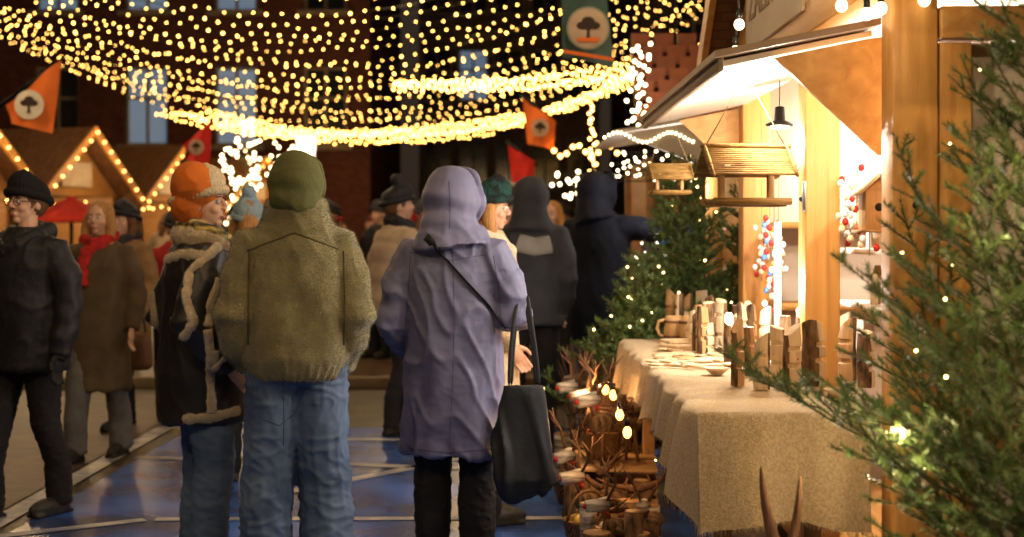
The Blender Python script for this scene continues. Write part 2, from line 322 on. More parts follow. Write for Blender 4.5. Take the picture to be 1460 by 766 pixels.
def seam(P,part,pxs,r,m,name,fl=1,off=0.,n=6,sub=10,wob=0):
    o=P[part]; M=mw(P['t']); Mi=M.inverted(); bv=BVHTree.FromPolygons([v.co for v in o.data.vertices],[tuple(f.vertices) for f in o.data.polygons])
    org=Mi@Vector((0,0,CH)); pts=[]
    for i in range(len(pxs)-1):
        for k in range(sub):
            a=k/sub; px=pxs[i][0]*(1-a)+pxs[i+1][0]*a; py=pxs[i][1]*(1-a)+pxs[i+1][1]*a
            d=(Mi@W(px,py,6)-org).normalized(); hit=bv.ray_cast(org,d)
            if hit[0] is not None and (not pts or (hit[0]-pts[-1]).length<.12): pts.append(hit[0]+hit[1]*off)
    if len(pts)<3: return None
    rr=[r*(1+wob*noise.noise(p*40)) for p in pts]
    if fl==1: q=MB().tube(pts,rr,n)
    else:
        q=MB(); hit=bv.find_nearest(pts[0]); q.tube(pts,rr,n,flat=fl,up=hit[1])
    return q.obj(name,m,P['t'],subd=0)
DEN=mat('faded blue denim',(.125,.185,.31),(.04,.065,.135),3.5,.85,.25,300,det=9,contrast=.16); DEN2=mat('light blue denim',(.15,.22,.33),(.05,.085,.16),3,.85,.25,300,det=7,contrast=.2)
BT=mat('black trousers cloth',(.022,.02,.022),(.012,.011,.013),8,.85,.3)
FLE=mat('olive fleece',(.22,.18,.06),(.13,.105,.035),14,1.0,.4,200,sheen=.6,det=8); HOOD=mat('muted olive cotton',(.11,.112,.04),(.078,.08,.028),6,.9,.3,200)
PUR=mat('slate blue grey coat fabric',(.155,.155,.275),(.12,.12,.215),3,.58,.08,90,det=5)
BLK=mat('black jacket fabric',(.02,.019,.026),(.012,.012,.016),10,.55,.3,30)
LEA=mat('black smooth leather',(.020,.018,.018),(.013,.011,.011),8,.45,.1,18,spec=.5); SHE=mat('cream shearling',(.78,.64,.44),(.55,.43,.27),60,1.,.8,220,sheen=.6)
ORG=mat('rust orange felt',(.6,.15,.02),(.48,.11,.014),5,.9,.2,160); CRM=mat('cream knit',(.66,.54,.36),(.45,.34,.2),60,.95,.7,120)
PLD=mat('plaid scarf wool',(.62,.46,.14),(.2,.19,.14),9,.95,.5,100,kind='check'); RSC=mat('red scarf wool',(.55,.03,.025),(.3,.015,.015),30,.95,.5,100)
NVY=mat('dark navy wool',(.008,.010,.02),(.005,.006,.012),10,.85,.3,80); GRY=mat('grey coat wool',(.05,.052,.062),(.033,.035,.043),10,.85,.4,80)
OLV=mat('olive brown coat',(.12,.085,.045),(.08,.055,.03),10,.9,.4,80); TAN=mat('tan coat wool',(.3,.17,.07),(.2,.11,.045),10,.9,.4,80); CRC=mat('cream padded coat',(.55,.42,.3),(.42,.3,.2),10,.8,.3,60)
BLH=mat('blonde hair',(.55,.28,.09),(.3,.13,.04),40,.6,.6,80,st=(3,3,.3)); BRH=mat('brown hair',(.2,.09,.035),(.08,.035,.015),40,.6,.6,80,st=(3,3,.3))
PBL=mat('pale blue knit',(.3,.4,.47),(.2,.3,.38),60,.95,.6,120); RDC=mat('red coat',(.4,.02,.02),(.25,.01,.01)); DGR=mat('black and teal knit',(.01,.012,.014),(.012,.05,.045),22,.95,.6,120,contrast=.06)
DOS=mat('dark olive seam',(.09,.075,.03))
P=person(-.85,5.6,8,1.71,'person in olive fleece jacket, green hood and baggy jeans',FLE,DEN,rings=[(.835,.17,.135),(.86,.185,.15),(.92,.208,.172),(1.08,.208,.17),(1.22,.205,.165),(1.33,.19,.15),(1.40,.165,.13),(1.46,.132,.122),(1.51,.122,.12),(1.535,.112,.112)],arms={-1:[(-.228,-.06,1.09),(-.18,.06,.88)],1:[(.228,-.06,1.09),(.18,.06,.88)]},head='hood',headm=HOOD,trad=(.108,.104,.1),srad=(.086,.082,.056),vox=.009,wr=.014,feet={-1:(-.115,0),1:(.115,.03)},wseed=1,hy=-6,coatname='fleece_jacket',trw=.012,gather=.003,cr=.15,hs=.95)
fuzz(P['coat'],FLE,110000,.010,.0007)
seam(P,'tr',[(366,548),(372,596),(398,607),(420,590),(438,549)],.0022,mat('denim stitching',(.05,.09,.18)),'pocket_seam')
seam(P,'tr',[(404,545),(405,600),(404,640)],.0022,mat('denim stitching',(.05,.09,.18)),'back_seam')
seam(P,'coat',[(352,358),(420,332),(490,358)],.004,DOS,'yoke_seam')
seam(P,'coat',[(356,358),(354,420),(354,500)],.004,DOS,'sleeve_seam'); seam(P,'coat',[(490,358),(492,420),(490,500)],.004,DOS,'sleeve_seam')
P=person(-.245,6.0,-12,1.65,'person in long slate hooded coat with black crossbody strap',PUR,BT,rings=[(.5,.225,.18),(.54,.228,.18),(.8,.215,.172),(1.0,.205,.16),(1.15,.205,.158),(1.28,.21,.15),(1.36,.185,.13),(1.42,.15,.12),(1.49,.12,.12)],arms={-1:[(-.265,-.05,1.07),(-.26,.14,.95)],1:[(.265,-.02,1.1),(.2,.22,1.1)]},head='coathood',trad=(.1,.085,.075),srad=(.088,.08,.055),vox=.009,wr=.015,wseed=9,hy=-8,drape=.022,hs=1.07,hcr=.007,cr=.4)
STR=mat('black webbing strap',(.012,.012,.014),rough=.7,bump=.3)
seam(P,'coat',[(608,338),(650,385),(690,428),(725,472)],.02,STR,'crossbody_strap',fl=.2,off=.004)
DS=mat('dark slate seam',(.07,.07,.13))
seam(P,'coat',[(645,345),(648,450),(645,560),(640,648)],.0015,DS,'back_seam'); seam(P,'coat',[(585,360),(640,372),(700,362)],.0015,DS,'yoke_seam')
seam(P,'coat',[(585,362),(582,420),(578,470)],.0018,DS,'sleeve_seam'); seam(P,'coat',[(704,365),(712,420),(716,470)],.0018,DS,'sleeve_seam')
seam(P,'coat',[(640,258),(642,290),(641,330)],.0018,DS,'hood_seam'); seam(P,'coat',[(585,640),(640,646),(705,640)],.002,DS,'hem_seam')
TOTE=mat('black canvas tote',(.016,.02,.028),(.01,.011,.015),8,.6,.15,40)
bagc=W(750,0,5.82); t=thing('tote_bag','slouchy black canvas tote bag hanging from the coat wearer\'s arm','bag',(bagc.x,bagc.y,.34))
m=MB(); m.loft([(.0,.07,.03,.01),(.012,.105,.05,.008),(.07,.127,.065),(.18,.122,.055,-.004),(.3,.105,.045,-.006),(.41,.09,.03,-.008),(.45,.082,.02,-.01)],24)
m.obj('bag_body',TOTE,t,remesh=.007,sm=3,wr=lambda p:fold(p,.026,6,.3,4,.5)*min(1,max(.1,(.46-p.z)*4)))
for xa,ya in((-.07,-.015),(-.06,.015)): MB().tube([(xa,ya,.44),(xa+.004,ya+.01,.55),(xa+.012,ya+.03,.66),(xa+.03,ya+.06,.76),(xa+.04,ya+.1,.82)],.009,8,flat=.35,up=(0,1,0)).obj('bag_strap',TOTE,t,subd=1)
for xa,ya in((.055,-.01),(.045,.018)): MB().tube([(xa,ya,.44),(xa-.01,ya+.01,.55),(xa-.025,ya+.03,.66),(xa-.04,ya+.06,.76),(xa-.05,ya+.1,.82)],.009,8,flat=.35,up=(0,1,0)).obj('bag_strap',TOTE,t,subd=1)
P=person(-1.3,5.95,-62,1.64,'person in black jacket with cream shearling trim and orange hat',LEA,DEN2,rings=[(.65,.195,.185),(.68,.2,.19),(.85,.2,.185),(1.0,.19,.17),(1.15,.195,.165),(1.28,.2,.165),(1.37,.185,.14),(1.43,.13,.11),(1.49,.09,.09)],arms={1:[(.25,-.12,1.1),(.235,.06,.9)],-1:[(-.24,-.1,1.1),(-.2,.1,.92)]},hy=-30,head='beanie',headm=CRM,hairm=BRH,scarf=PLD,collar=SHE,trad=(.1,.085,.075),srad=(.085,.075,.058),vox=.010,wr=.010,wseed=17,skinvox=.0045,coatname='shearling_jacket',trw=.010)
h=P['h']; R_=Matrix.Rotation(math.radians(-30),3,'Z'); fuzz(P['collar'],SHE,22000,.012,.0008,2,'shearling_pile')
q=MB(); q.ell(h(0,-.025,1.664),(.122,.106,.116),R_@Matrix.Rotation(.3,3,'X'),n=22,m=14); q.ell(h(0,-.05,1.575),(.112,.084,.1),R_,n=20,m=12); q.obj('orange_hat',ORG,P['t'],remesh=.007,sm=5,wr=lambda p:fold(p,.007,7,1,2,.3))
for i_,pts in enumerate(([(318,345),(296,366),(272,388),(266,425),(276,460),(252,498)],[(217,420),(222,470),(250,500)],[(262,598),(300,596),(345,584)],[(312,400),(300,430),(296,470)],[(305,500),(300,540),(303,594)],[(296,470),(303,528),(326,505)],[(232,372),(260,362),(296,366)])):
    o=seam(P,'coat',pts,.021,SHE,'shearling_trim',n=10,wob=.4,fl=.55)
    if o: fuzz(o,SHE,6000,.009,.0007,i_,'shearling_pile')
P=person(-2.42,7.1,152,1.665,'person in black jacket, beanie and glasses walking',BLK,BT,hem=.74,bulk=1.12,arms={-1:[(-.27,-.02,1.08),(-.275,.05,.83)],1:[(.27,-.04,1.08),(.27,.03,.84)]},head='beanie',headm=mat('black knit',(.015,.014,.016),rough=.95,bump=.6,bs=120),hairm=BRH,hair='short',wr=.014,wseed=31,trad=(.09,.075,.065),feet={-1:(-.1,-.12),1:(.1,.14)},glove=STR,hy=0,skinvox=.005,collar=BLK,vox=.011)
h=P['h']; g=MB()
for s in(-1,1): g.tube([h(s*.032+.024*math.cos(a),.101-abs(math.cos(a))*.002,1.598+.02*math.sin(a)) for a in [2*math.pi*j/16 for j in range(16)]],.0018,6,close=True); g.tube([h(s*.056,.098,1.602),h(s*.078,.03,1.6),h(s*.08,-.01,1.595)],.0018,6)
g.tube([h(-.008,.102,1.602),h(.008,.102,1.602)],.0018,6); g.obj('glasses',BLKM,P['t'])
person(-2.58,8.9,172,1.6,'person in long olive coat with red scarf and blonde hair',OLV,mat('grey trousers',(.16,.15,.15)),hem=.45,head='none',hair=.16,hairm=BLH,scarf=RSC,arms='hang',feet={-1:(-.09,-.14),1:(.09,.16)},vox=.014,skinvox=.008,trad=(.09,.08,.075),drape=.015)
person(-2.8,10.3,150,1.6,'person in tan coat and dark beanie carrying a brown bag',TAN,BT,hem=.6,headm=BLK,scarf=BLK,hairm=BRH,hair=.1,vox=.018,feet={-1:(-.09,.14),1:(.09,-.12)},arms={-1:[(-.25,-.02,1.1),(-.26,.12,.9)]})
b=MB(); b.loft([(0,.08,.04),(.03,.11,.06),(.2,.1,.05),(.26,.08,.03)],18); t=thing('hand_bag','brown leather handbag hanging beside the tan coat','bag',(-2.62,9.95,.45)); b.obj('bag_body',mat('brown leather',(.16,.07,.025),rough=.5),t,remesh=.012,sm=2); MB().tube([(-.06,0,.24),(-.04,0,.38),(0,0,.43),(.04,0,.38),(.06,0,.24)],.008,6).obj('bag_strap',TOTE,t)
person(-2.5,10.6,20,1.55,'person in red jacket and black trousers walking away',RDC,BT,headm=BLK,vox=.02,feet={-1:(-.09,.14),1:(.09,-.12)},eyes=False)
person(-1.5,8.1,15,1.58,'person wearing pale blue knit hat and dark coat',NVY,BT,headm=PBL,head='pompom',hairm=BLH,hair=.12,vox=.018,eyes=False)
person(-.8,10.0,-60,1.71,'person in cream padded coat and black pompom hat',CRC,BT,hem=.78,bulk=1.15,headm=BLK,head='pompom',scarf=BLK,hairm=BRH,hair='short',vox=.018,quilt=.15,hy=-20,feet={-1:(-.1,.1),1:(.1,-.1)})
person(-.13,6.9,-70,1.64,'person in cream fleece coat and black teal patterned hat',CRM,BT,hem=.5,bulk=1.0,headm=DGR,hairm=BLH,hair=.05,vox=.012,hy=-20,ht=8,skinvox=.006,collar=SHE,feet={-1:(-.08,-.02),1:(.06,.0)})
P=person(.12,9.1,-10,1.74,'person in dark grey hooded jacket seen from behind',GRY,BT,hem=.8,bulk=1.05,head='coathood',vox=.018,eyes=False,wseed=4)
seam(P,'coat',[(738,346),(762,352),(788,348)],.06,mat('pale grey panel',(.34,.32,.31),rough=.8),'back_panel',fl=.22,n=10)
person(.6,9.9,-25,1.81,'person in navy hooded coat reaching toward a stall display',NVY,DEN,hem=.62,bulk=1.05,head='coathood',vox=.015,eyes=False,arms={1:[(.38,.06,1.33),(.68,.18,1.335)]},feet={-1:(-.12,.0),1:(.11,.05)},wseed=12,hy=-25,skinvox=.006)
person(-.02,11.2,-120,1.7,'person in brown coat and grey hat facing a friend',TAN,BT,hem=.7,headm=GRY,vox=.02,hairm=BRH)
person(.33,11.8,160,1.66,'person in dark coat with blonde hair in the crowd',GRY,BT,hem=.7,head='none',hair=.15,hairm=BLH,vox=.02)
pr=[person(-3.5,18,160,1.7,'passer-by in dark winter coat strolling through the market',BLK,BT,hem=.65,headm=GRY,vox=.022,eyes=False,hairm=BRH,arms='hang'),
    person(-1.2,17,10,1.66,'passer-by in tan coat strolling through the market',TAN,DEN,hem=.6,headm=RDC,vox=.022,eyes=False),
    person(-.9,15,190,1.62,'passer-by in cream coat strolling through the market',CRC,BT,hem=.7,head='none',hair=.12,hairm=BRH,vox=.022,eyes=False),
    person(.6,17,90,1.72,'passer-by in olive jacket strolling through the market',OLV,DEN,headm=BLK,vox=.022,eyes=False,hairm=BRH)]
for i in range(44):
    p=pr[(i*3+1)%4]['t']; p['group']='passers-by in the market crowd'; kids=[o for o in C.objects if o.parent==p]
    yy=U(14,29); copytree(p,kids,(U(-2.6 if yy<18 else -5.6,1.9),yy,0),U(0,360),p.scale[0]*U(.88,1.03))
# ---------------- light canopy
t=thing('light_canopy','huge sagging net of warm fairy lights strung over the market square','string lights',(-3.1,20,3.4))
pts=[];rim=[];wires=MB()
def crow(Y,zc,xc=-3.1,l=-12,r=7.2,sp=.17,kl=.03,kr=.05,jit=.05,dst=None):
    L=[];x=l; ph=U(0,6)
    while x<r:
        dx=x; z=zc+(kl if dx<0 else kr)*dx*dx+.05*math.sin(dx*1.1+ph); y=Y-.02*dx*dx*.5+U(-jit,jit); L.append((xc+dx,y,z+U(-jit,jit)*.8)); x+=sp*U(.8,1.2)*(1.25 if dx<-6 else 1)
    (pts if dst is None else dst).extend(L); wires.tube(L[::4]+[L[-1]],.006,3)
Y=30.6
while Y>1:
    zc=3.5+(31-Y)*.078+U(-.02,.02); crow(Y,min(zc,5.0),sp=.19 if Y>14 else .24,xc=-3.1+ (31-Y)*.03,jit=.045,kl=.033); Y-=.66 if Y>14 else 1.
for k in range(8): crow(31+k*.2,3.36+.05*k,sp=.11,l=-4.6+k*.15,r=6.2,jit=.06,kr=.038,dst=rim)
for k in range(6): crow(24+.2*k,3.78+.06*k,xc=-.8,l=-1.2,r=4.2,sp=.10,jit=.06,kl=.0,kr=.035,dst=rim)
random.shuffle(pts); wires.obj('wire',wire_m,t,True)
pts.sort(key=lambda p:p[1]<12)
d=ico(.0135,G_Y,n=8,m=5)
for p in pts[:100]:
    o=bpy.data.objects.new('light_bulb',d); o.location=p; C.objects.link(o); par(o,t,True)
m=MB()
for p in pts[100:]: m.ell(p,.0108 if U(0,1)<.78 else .0155,n=6,m=4)
for p in rim: m.ell(p,.0185,n=6,m=4)
o=m.obj('light_bulbs',G_Y,t,True); o['kind']='stuff'
for x,y,z,e in((-3.6,1.5,4.6,150),(-.3,0.2,4.7,180),(2.4,2.4,4.3,170),(-3.0,5,4.7,80),(-.2,4.6,4.7,85),(-4.2,10,4.4,90),(.6,9,4.6,70),(-3,14,4.5,150),(0,14,4.5,120),(-5.5,18,4.0,100),(-1.5,19,4.2,120),(-.5,24,4.0,90),(-5,26,4.0,50)):
    light((x,y,z),e,(1,.7,.38),.05)
# ---------------- buildings
BRK=mat('dark red brick',(.12,.042,.028),(.075,.026,.019),3.2,.9,.4,20,kind='brick',rot=(math.pi/2,0,0)); STN=mat('pale stone trim',(.3,.24,.18),bump=.3)
WGL=glow('blue lit window glass',(.3,.45,.65),.28); WDK=mat('dark window glass',(.02,.025,.03),rough=.1); ROOFT=mat('brown roof tile',(.12,.05,.03),(.07,.03,.018),4,.8,.4,kind='brick')
def building(x0,x1,y,dep,hgt,label,wm,cols,rows,z0,dz,lit,ww=1.1,wh=1.9,roof=2.5):
    t=thing('brick_building' if wm is BRK else 'stone_building',label,'building',((x0+x1)/2,y,0)); cx=(x0+x1)/2; wd=x1-x0
    wx=[x0+wd*(i+.5)/cols for i in range(cols)]; m=MB(); m.box((cx,y+dep/2+.3,hgt/2),(wd-.02,dep-.3,hgt))
    zs=[z0+r*dz for r in range(rows)]; e=[x0]+[v for c in wx for v in(c-ww/2,c+ww/2)]+[x1]
    for i in range(0,len(e),2): m.box(((e[i]+e[i+1])/2,y+.14,hgt/2),(e[i+1]-e[i],.3,hgt))
    for c in wx:
        zz=[0]+[v for z in zs for v in(z,z+wh)]+[hgt]
        for i in range(0,len(zz),2): m.box((c,y+.14,(zz[i]+zz[i+1])/2),(ww,.3,zz[i+1]-zz[i]))
    m.obj('wall',wm,t,True,smooth=False)
    for i,c in enumerate(wx):
        for j,z in enumerate(zs):
            wn=MB(); wn.box((c,y+.24,z+wh/2),(ww,.04,wh)); o=wn.obj('window',WGL if (i,j) in lit else WDK,t,True,smooth=False)
            fr=MB()
            for k in(-.5,0,.5): fr.box((c+k*(ww-.08),y+.19,z+wh/2),(.07,.05,wh))
            for k in(-.48,.1,.48): fr.box((c,y+.185,z+wh/2+k*wh),(ww,.07,.06))
            fo=fr.obj('frame',STN,None,smooth=False); fo.parent=o
            si=MB().box((c,y-.06,z-.06),(ww+.3,.2,.12)).obj('sill',STN,None,smooth=False); si.parent=o
    if roof:
        r=MB(); r.prism([(y-.4,hgt),(y+dep+.4,hgt),(y+dep/2,hgt+roof)],0,x0-.3,x1+.3); r.obj('roof',ROOFT,t,True,smooth=False)
    MB().box((cx,y-.1,hgt-.15),(wd+.2,.3,.3)).obj('cornice',STN,t,True,smooth=False)
building(-24,-3.6,36,10,13,'large dark red brick building with tall blue-lit windows',BRK,9,3,3.6,3.4,{(6,0),(6,1),(7,0),(5,1),(7,1)},1.1,2.0)
building(-3.4,3.2,52,10,12,'dim pale stone building with rows of dark windows',mat('dim stone wall',(.2,.14,.1),(.13,.09,.07),2,.9,.3),5,3,3,3.2,{(1,1)})
building(3.6,22,40,12,9,'dark plastered building with red tiled roof',mat('dark plaster',(.07,.05,.04),(.045,.035,.03),2,.9),6,2,3,3.2,set(),roof=3)
# ---------------- huts
HR=mat('brown hut roof shingle',(.2,.09,.038),(.12,.052,.022),5,.75,.4,kind='brick'); SIGN=mat('cream sign board',(.5,.4,.3),rough=.6)
HW=mat('brown hut boards',(.36,.18,.055),(.26,.115,.032),2.5,.6,.2,40,kind='wood',st=(6,.5,6))
def hutparts(t,wall=HW):
    m=MB(); m.box((0,.95,1.0),(2.3,.06,2.0)); 
    for s in(-1,1): m.box((s*1.15,0,1.0),(.06,1.9,2.0))
    m.box((0,-.93,.45),(2.3,.06,.9)); m.obj('wall',wall,t,smooth=False)
    m=MB(); m.prism([(-1.2,2.0),(1.2,2.0),(0,3.0)],1,-.98,-.92); m.obj('gable',HW,t,smooth=False)
    m=MB()
    for s in(-1,1): m.prism([(0,3.03),(s*1.5,1.83),(s*1.5,1.9),(0,3.12)],1,-1.35,1.6)
    m.obj('roof',HR,t,smooth=False)
    m=MB()
    for s in(-1,1): m.prism([(0,2.98),(s*1.52,1.76),(s*1.52,1.92),(0,3.14)],1,-1.4,-1.36)
    m.obj('bargeboard',WD,t,smooth=False)
    MB().box((0,-1.1,.92),(2.3,.5,.05)).obj('counter',WDh,t,smooth=False)
    MB().box((0,-1.02,2.35),(.8,.04,.4)).obj('sign',SIGN,t,smooth=False)
    m=MB()
    for i in range(9): m.ell((-.9+.225*i,-1.1,1.0+.05*(i%3)),(.07,.07,.09+.03*(i%2)),n=8,m=5,mi=i%3)
    m.obj('goods',[RED,WLw,WL],t)
hp=[(-8.5,19.6,72),(-8.1,23.6,72),(-7.7,28.4,70),(-6.8,33,62)]
for i,(x,y,rz) in enumerate(hp):
    t=thing('market_hut','wooden market hut with brown gabled roof and lit gable','market stall',(x,y,0),rz,1,'row of wooden market huts'); hutparts(t)
    Mx=mw(t); L=[]
    for s in(-1,1):
        for k in range(9): L.append(Mx@Vector((s*1.5*k/8,-1.43,3.03-1.2*k/8)))
    for k in range(8): L.append(Mx@Vector((-1.0+.28*k,-1.3,1.85+.04*(k%2))))
    lstring([L[8-k] for k in range(9)]+L[9:],'warm bulbs edging the gable of a market hut',.02,G_W)
    light(Mx@Vector((0,-.2,1.8)),50,(1,.74,.42),.03); light(Mx@Vector((0,-1.9,2.4)),32,(1,.65,.3),.015)
light((-8.5,16.8,3.6),45,(1,.7,.38),.03); light((-7.4,21,3.9),30,(1,.7,.38),.03)  # fill lights added to brighten the brown hut roofs
t=thing('market_tent','red pointed canopy tent beside the huts','tent',(-6.6,21.3,0)); MB().lathe([(1.55,.8),(1.58,.82),(1.7,.6),(1.9,.1),(1.95,.03)],n=8).obj('canopy',RED,t,smooth=False); MB().tube([(0,0,0),(0,0,1.9)],.03).obj('pole',BLKM,t)
t=thing('market_hut','wooden hut with scalloped red shingle roof and goods under lights','market stall',(2.0,12.9,0),0,1.0,'row of wooden market huts')
m=MB(); m.box((2.1,13.8,1.0),(2.0,.06,2.1)); m.box((1.18,13,1.0),(.06,1.6,2.1)); m.box((2.1,12.2,.45),(1.9,.06,.9)); m.obj('wall',HW,t,True,smooth=False)
SHG=mat('scalloped red brown roof shingle',(.3,.085,.035),(.2,.055,.022),7,.5,.2,30); SHG2=mat('dark scalloped roof shingle',(.06,.018,.01),(.04,.012,.008),7,.6,.2,30)
m=MB(); m.prism([(11.93,2.3),(12.5,3.06),(12.6,3.06),(12.03,2.3)],0,1.05,3.1,mi=1)
for r in range(7):
    for c in range(10):
        x=1.12+c*.2+(r%2)*.1; y=11.86+r*.083+U(-.006,.006); z=2.38+r*.11
        A_=[(x+.082*math.cos(a),z+.025+.082*math.sin(a)*1.1) for a in [math.pi+math.pi*j/8 for j in range(9)]]; m.prism([(x-.082,z+.1)]+A_+[(x+.082,z+.1)],1,y,y+.02,mi=0)
o=m.obj('shingle_roof',[SHG,SHG2],smooth=False); par(o,t,True)
light((1.2,12.5,1.9),40,(1,.78,.5),.02); light((1.3,11.0,2.7),11,(1,.7,.4),.015); light((1.15,9.4,1.75),16,(.95,.92,.9),.015)  # last one is an added fill for the neighbouring canopy's underside
def cluster(n,x0,x1,y0,y1,d,label,r=.016,mt=G_C,dd=.3): lstring([W(U(x0,x1),y0+(y1-y0)*(i+U(0,1))/n,d+U(-dd,dd)) for i in range(n)],label,r,mt,wire=.003)
cluster(46,893,928,62,205,11.6,'dense column of cream fairy lights beside the shingled roof')
cluster(22,840,852,150,260,13,'warm bulbs down a hut post',.016,G_W,.05)
lstring([W(862+k*6,196-7*math.sin(k*.5),9.3) for k in range(22)],'warm bulbs along the neighbouring stall canopy',.009,G_C)
lstring([W(790+k*9,215+8*math.sin(k*1.3),15) for k in range(11)],'warm bulbs along a distant stall front',.025)
cluster(30,785,880,245,285,15,'scattered bulbs inside a distant stall',.02,G_C,.5)
cluster(40,870,1000,215,260,11,'bright bulbs hanging inside the neighbouring stall',.011,G_C,.5)
cluster(40,310,400,200,262,31,'far cream bulbs draped over a market tree',.03,G_C,.5)
t=thing('market_stall','neighbouring stall with pale canopy and lit ornament display','market stall',(1.2,10.6,0))
MB().prism([(.66,2.06),(1.5,2.2),(1.5,2.22),(.66,2.08)],1,9.3,11.3).obj('canopy',WHT,t,True,smooth=False); MB().prism([(.72,2.06),(1.3,2.15),(1.3,1.82)],1,9.3,9.33).obj('canopy_gusset',WHT,t,True,smooth=False)
for y in(9.5,11.5): MB().box((1.35,y,1.0),(.1,.1,2.0)).obj('post',WD,t,True,bevel=.006)
MB().box((1.3,10.5,.45),(.5,2.0,.9)).obj('counter',WDh,t,True); MB().box((1.6,10.5,1.4),(.04,2.2,1.2)).obj('back_panel',WDh,t,True)
cols=[(.8,.05,.03),(.85,.8,.7),(.1,.25,.6),(.75,.5,.1),(.1,.4,.2)]
OM=[mat('bauble paint %s'%'abcde'[i],c,rough=.2,spec=.6) for i,c in enumerate(cols)]
for i in range(44):
    a=MB(); r=U(.02,.035); a.ell((0,0,0),r,n=10,m=8); a.tube([(0,0,r),(0,0,r+.012)],.008,6); a.tube([(0,0,r),(0,0,r+.06)],.0015,4); o=a.obj('christmas_bauble',OM[i%5]); o.location=(1.04+U(0,.14),9.4+.05*i,.98+U(.0,.45)); tag(o,'glossy round glass bauble hanging at a stall','ornament',group='baubles at the neighbouring stall')
lstring([(.98+U(-.06,.08),9.3+.04*k,.95+U(0,.5)) for k in range(44)],'white fairy lights among hanging ornaments',.009,G_L)
# ---------------- flags
def flag(c4,d,cm,label,emb,pole=None,ec=(.8,.7,.55),banner=False):
    t=thing('flag',label,'flag',W(*c4[0],d)); A,B,Cc,D=[W(*p,d) for p in c4]; nu=14; g=[]
    pt=lambda u,v:(A.lerp(B,u)).lerp(D.lerp(Cc,u),v)+Vector((0,math.sin(u*6+v*2)*.05,0))
    m=MB(); n=nu+1; m.add([pt(i/nu,j/nu) for j in range(n) for i in range(n)],[(j*n+i,j*n+i+1,(j+1)*n+i+1,(j+1)*n+i) for j in range(nu) for i in range(nu)]); m.obj('cloth',cm,t,True)
    ctr=(A+B+Cc+D)/4; r=emb*d/F
    if banner: ctr=W(838,42,d)
    def fan(poly,off,mm,nm,):
        v=[ctr+Vector((x*r,-off,z*r)) for x,z in poly]
        return MB().add(v,[tuple(range(len(v)))]).obj(nm,mm,t,True,smooth=False)
    circ=lambda cx,cz,a,b:[(cx+a*math.cos(k*.2618),cz+b*math.sin(k*.2618)) for k in range(24)]
    dk=mat('emblem dark',(.05,.03,.02)); cr=mat('emblem cream',ec)
    if banner: fan(circ(0,0,1.1,1.1),.066,mat('emblem ring sage',(.3,.33,.25)),'emblem_ring')
    if emb>3:
        fan(circ(0,0,1,1),.07,cr,'emblem_disc')
        for k,(x,z,a,b_) in enumerate(((0,.32,.34,.26),(-.3,.12,.3,.2),(.3,.12,.3,.2),(0,.1,.3,.2))): fan(circ(x,z,a,b_),.074+.002*k,dk,'emblem_tree_crown')
        fan([(-.07,.1),(.07,.1),(.08,-.45),(.2,-.55),(-.2,-.55),(-.08,-.45)],.083,dk,'emblem_tree_trunk')
        if banner: fan([(-.6,-.5),(.6,-.5),(.5,-.7),(-.5,-.7)],.085,OF,'emblem_base'); MB().add([W(801,72,d)-Vector((0,.07,0)),W(874,84,d)-Vector((0,.07,0)),W(875,89,d)-Vector((0,.07,0)),W(801,77,d)-Vector((0,.07,0))],[(0,1,2,3)]).obj('trim_band',OF,t,True)
    if pole: MB().tube([W(*p,d+.05) for p in pole],.02).obj('flag_pole',BLKM,t,True)
OF=mat('orange flag cloth',(.85,.2,.035),(.75,.16,.025),rough=.8); RF=mat('red flag cloth',(.65,.03,.02),(.5,.02,.015),rough=.8); GF=mat('grey teal banner cloth',(.06,.11,.10),(.045,.085,.08),rough=.8)
flag([(8,150),(88,86),(72,190),(14,176)],12,OF,'orange pennant flag with a tree emblem in a cream disc',21,[(0,152),(92,82)])
flag([(262,205),(302,172),(298,236),(264,228)],18,RF,'red pennant flag with a round cream emblem',11,[(258,232),(304,168)],(.6,.4,.28))
flag([(745,140),(792,172),(790,214),(752,205)],15,OF,'small orange flag with a round cream emblem',13,[(742,135),(796,176)],(.65,.42,.28))
flag([(724,206),(762,230),(762,262),(730,260)],15.5,RF,'small red flag beside a stall',1,[(722,200),(765,236)])
flag([(800,-60),(858,-75),(876,96),(802,82)],11,GF,'grey teal vertical banner with a round tree emblem',28,[(795,-62),(865,-78)],(.6,.45,.34),banner=True)
light((-4.7,10.6,3.0),22,(1,.75,.45),.015); light((.75,9.6,3.3),14,(1,.75,.45),.015)  # fill lights added near the flags to make the cloth brighter
t=thing('street_lamp','black street lamp with glowing white lantern','street lamp',(-4.05,28,0)); MB().lathe([(0,.12),(.3,.1),(.35,.05),(2.9,.04),(3.0,.1)],n=12).obj('pole',BLKM,t); MB().lathe([(0,.1),(.1,.16),(.5,.2),(.55,.05)],(0,0,2.75)).obj('lantern',glow('lantern glow',(1,.85,.6),3),t); light((-4.05,27.6,3.0),50,(1,.85,.6),.03)
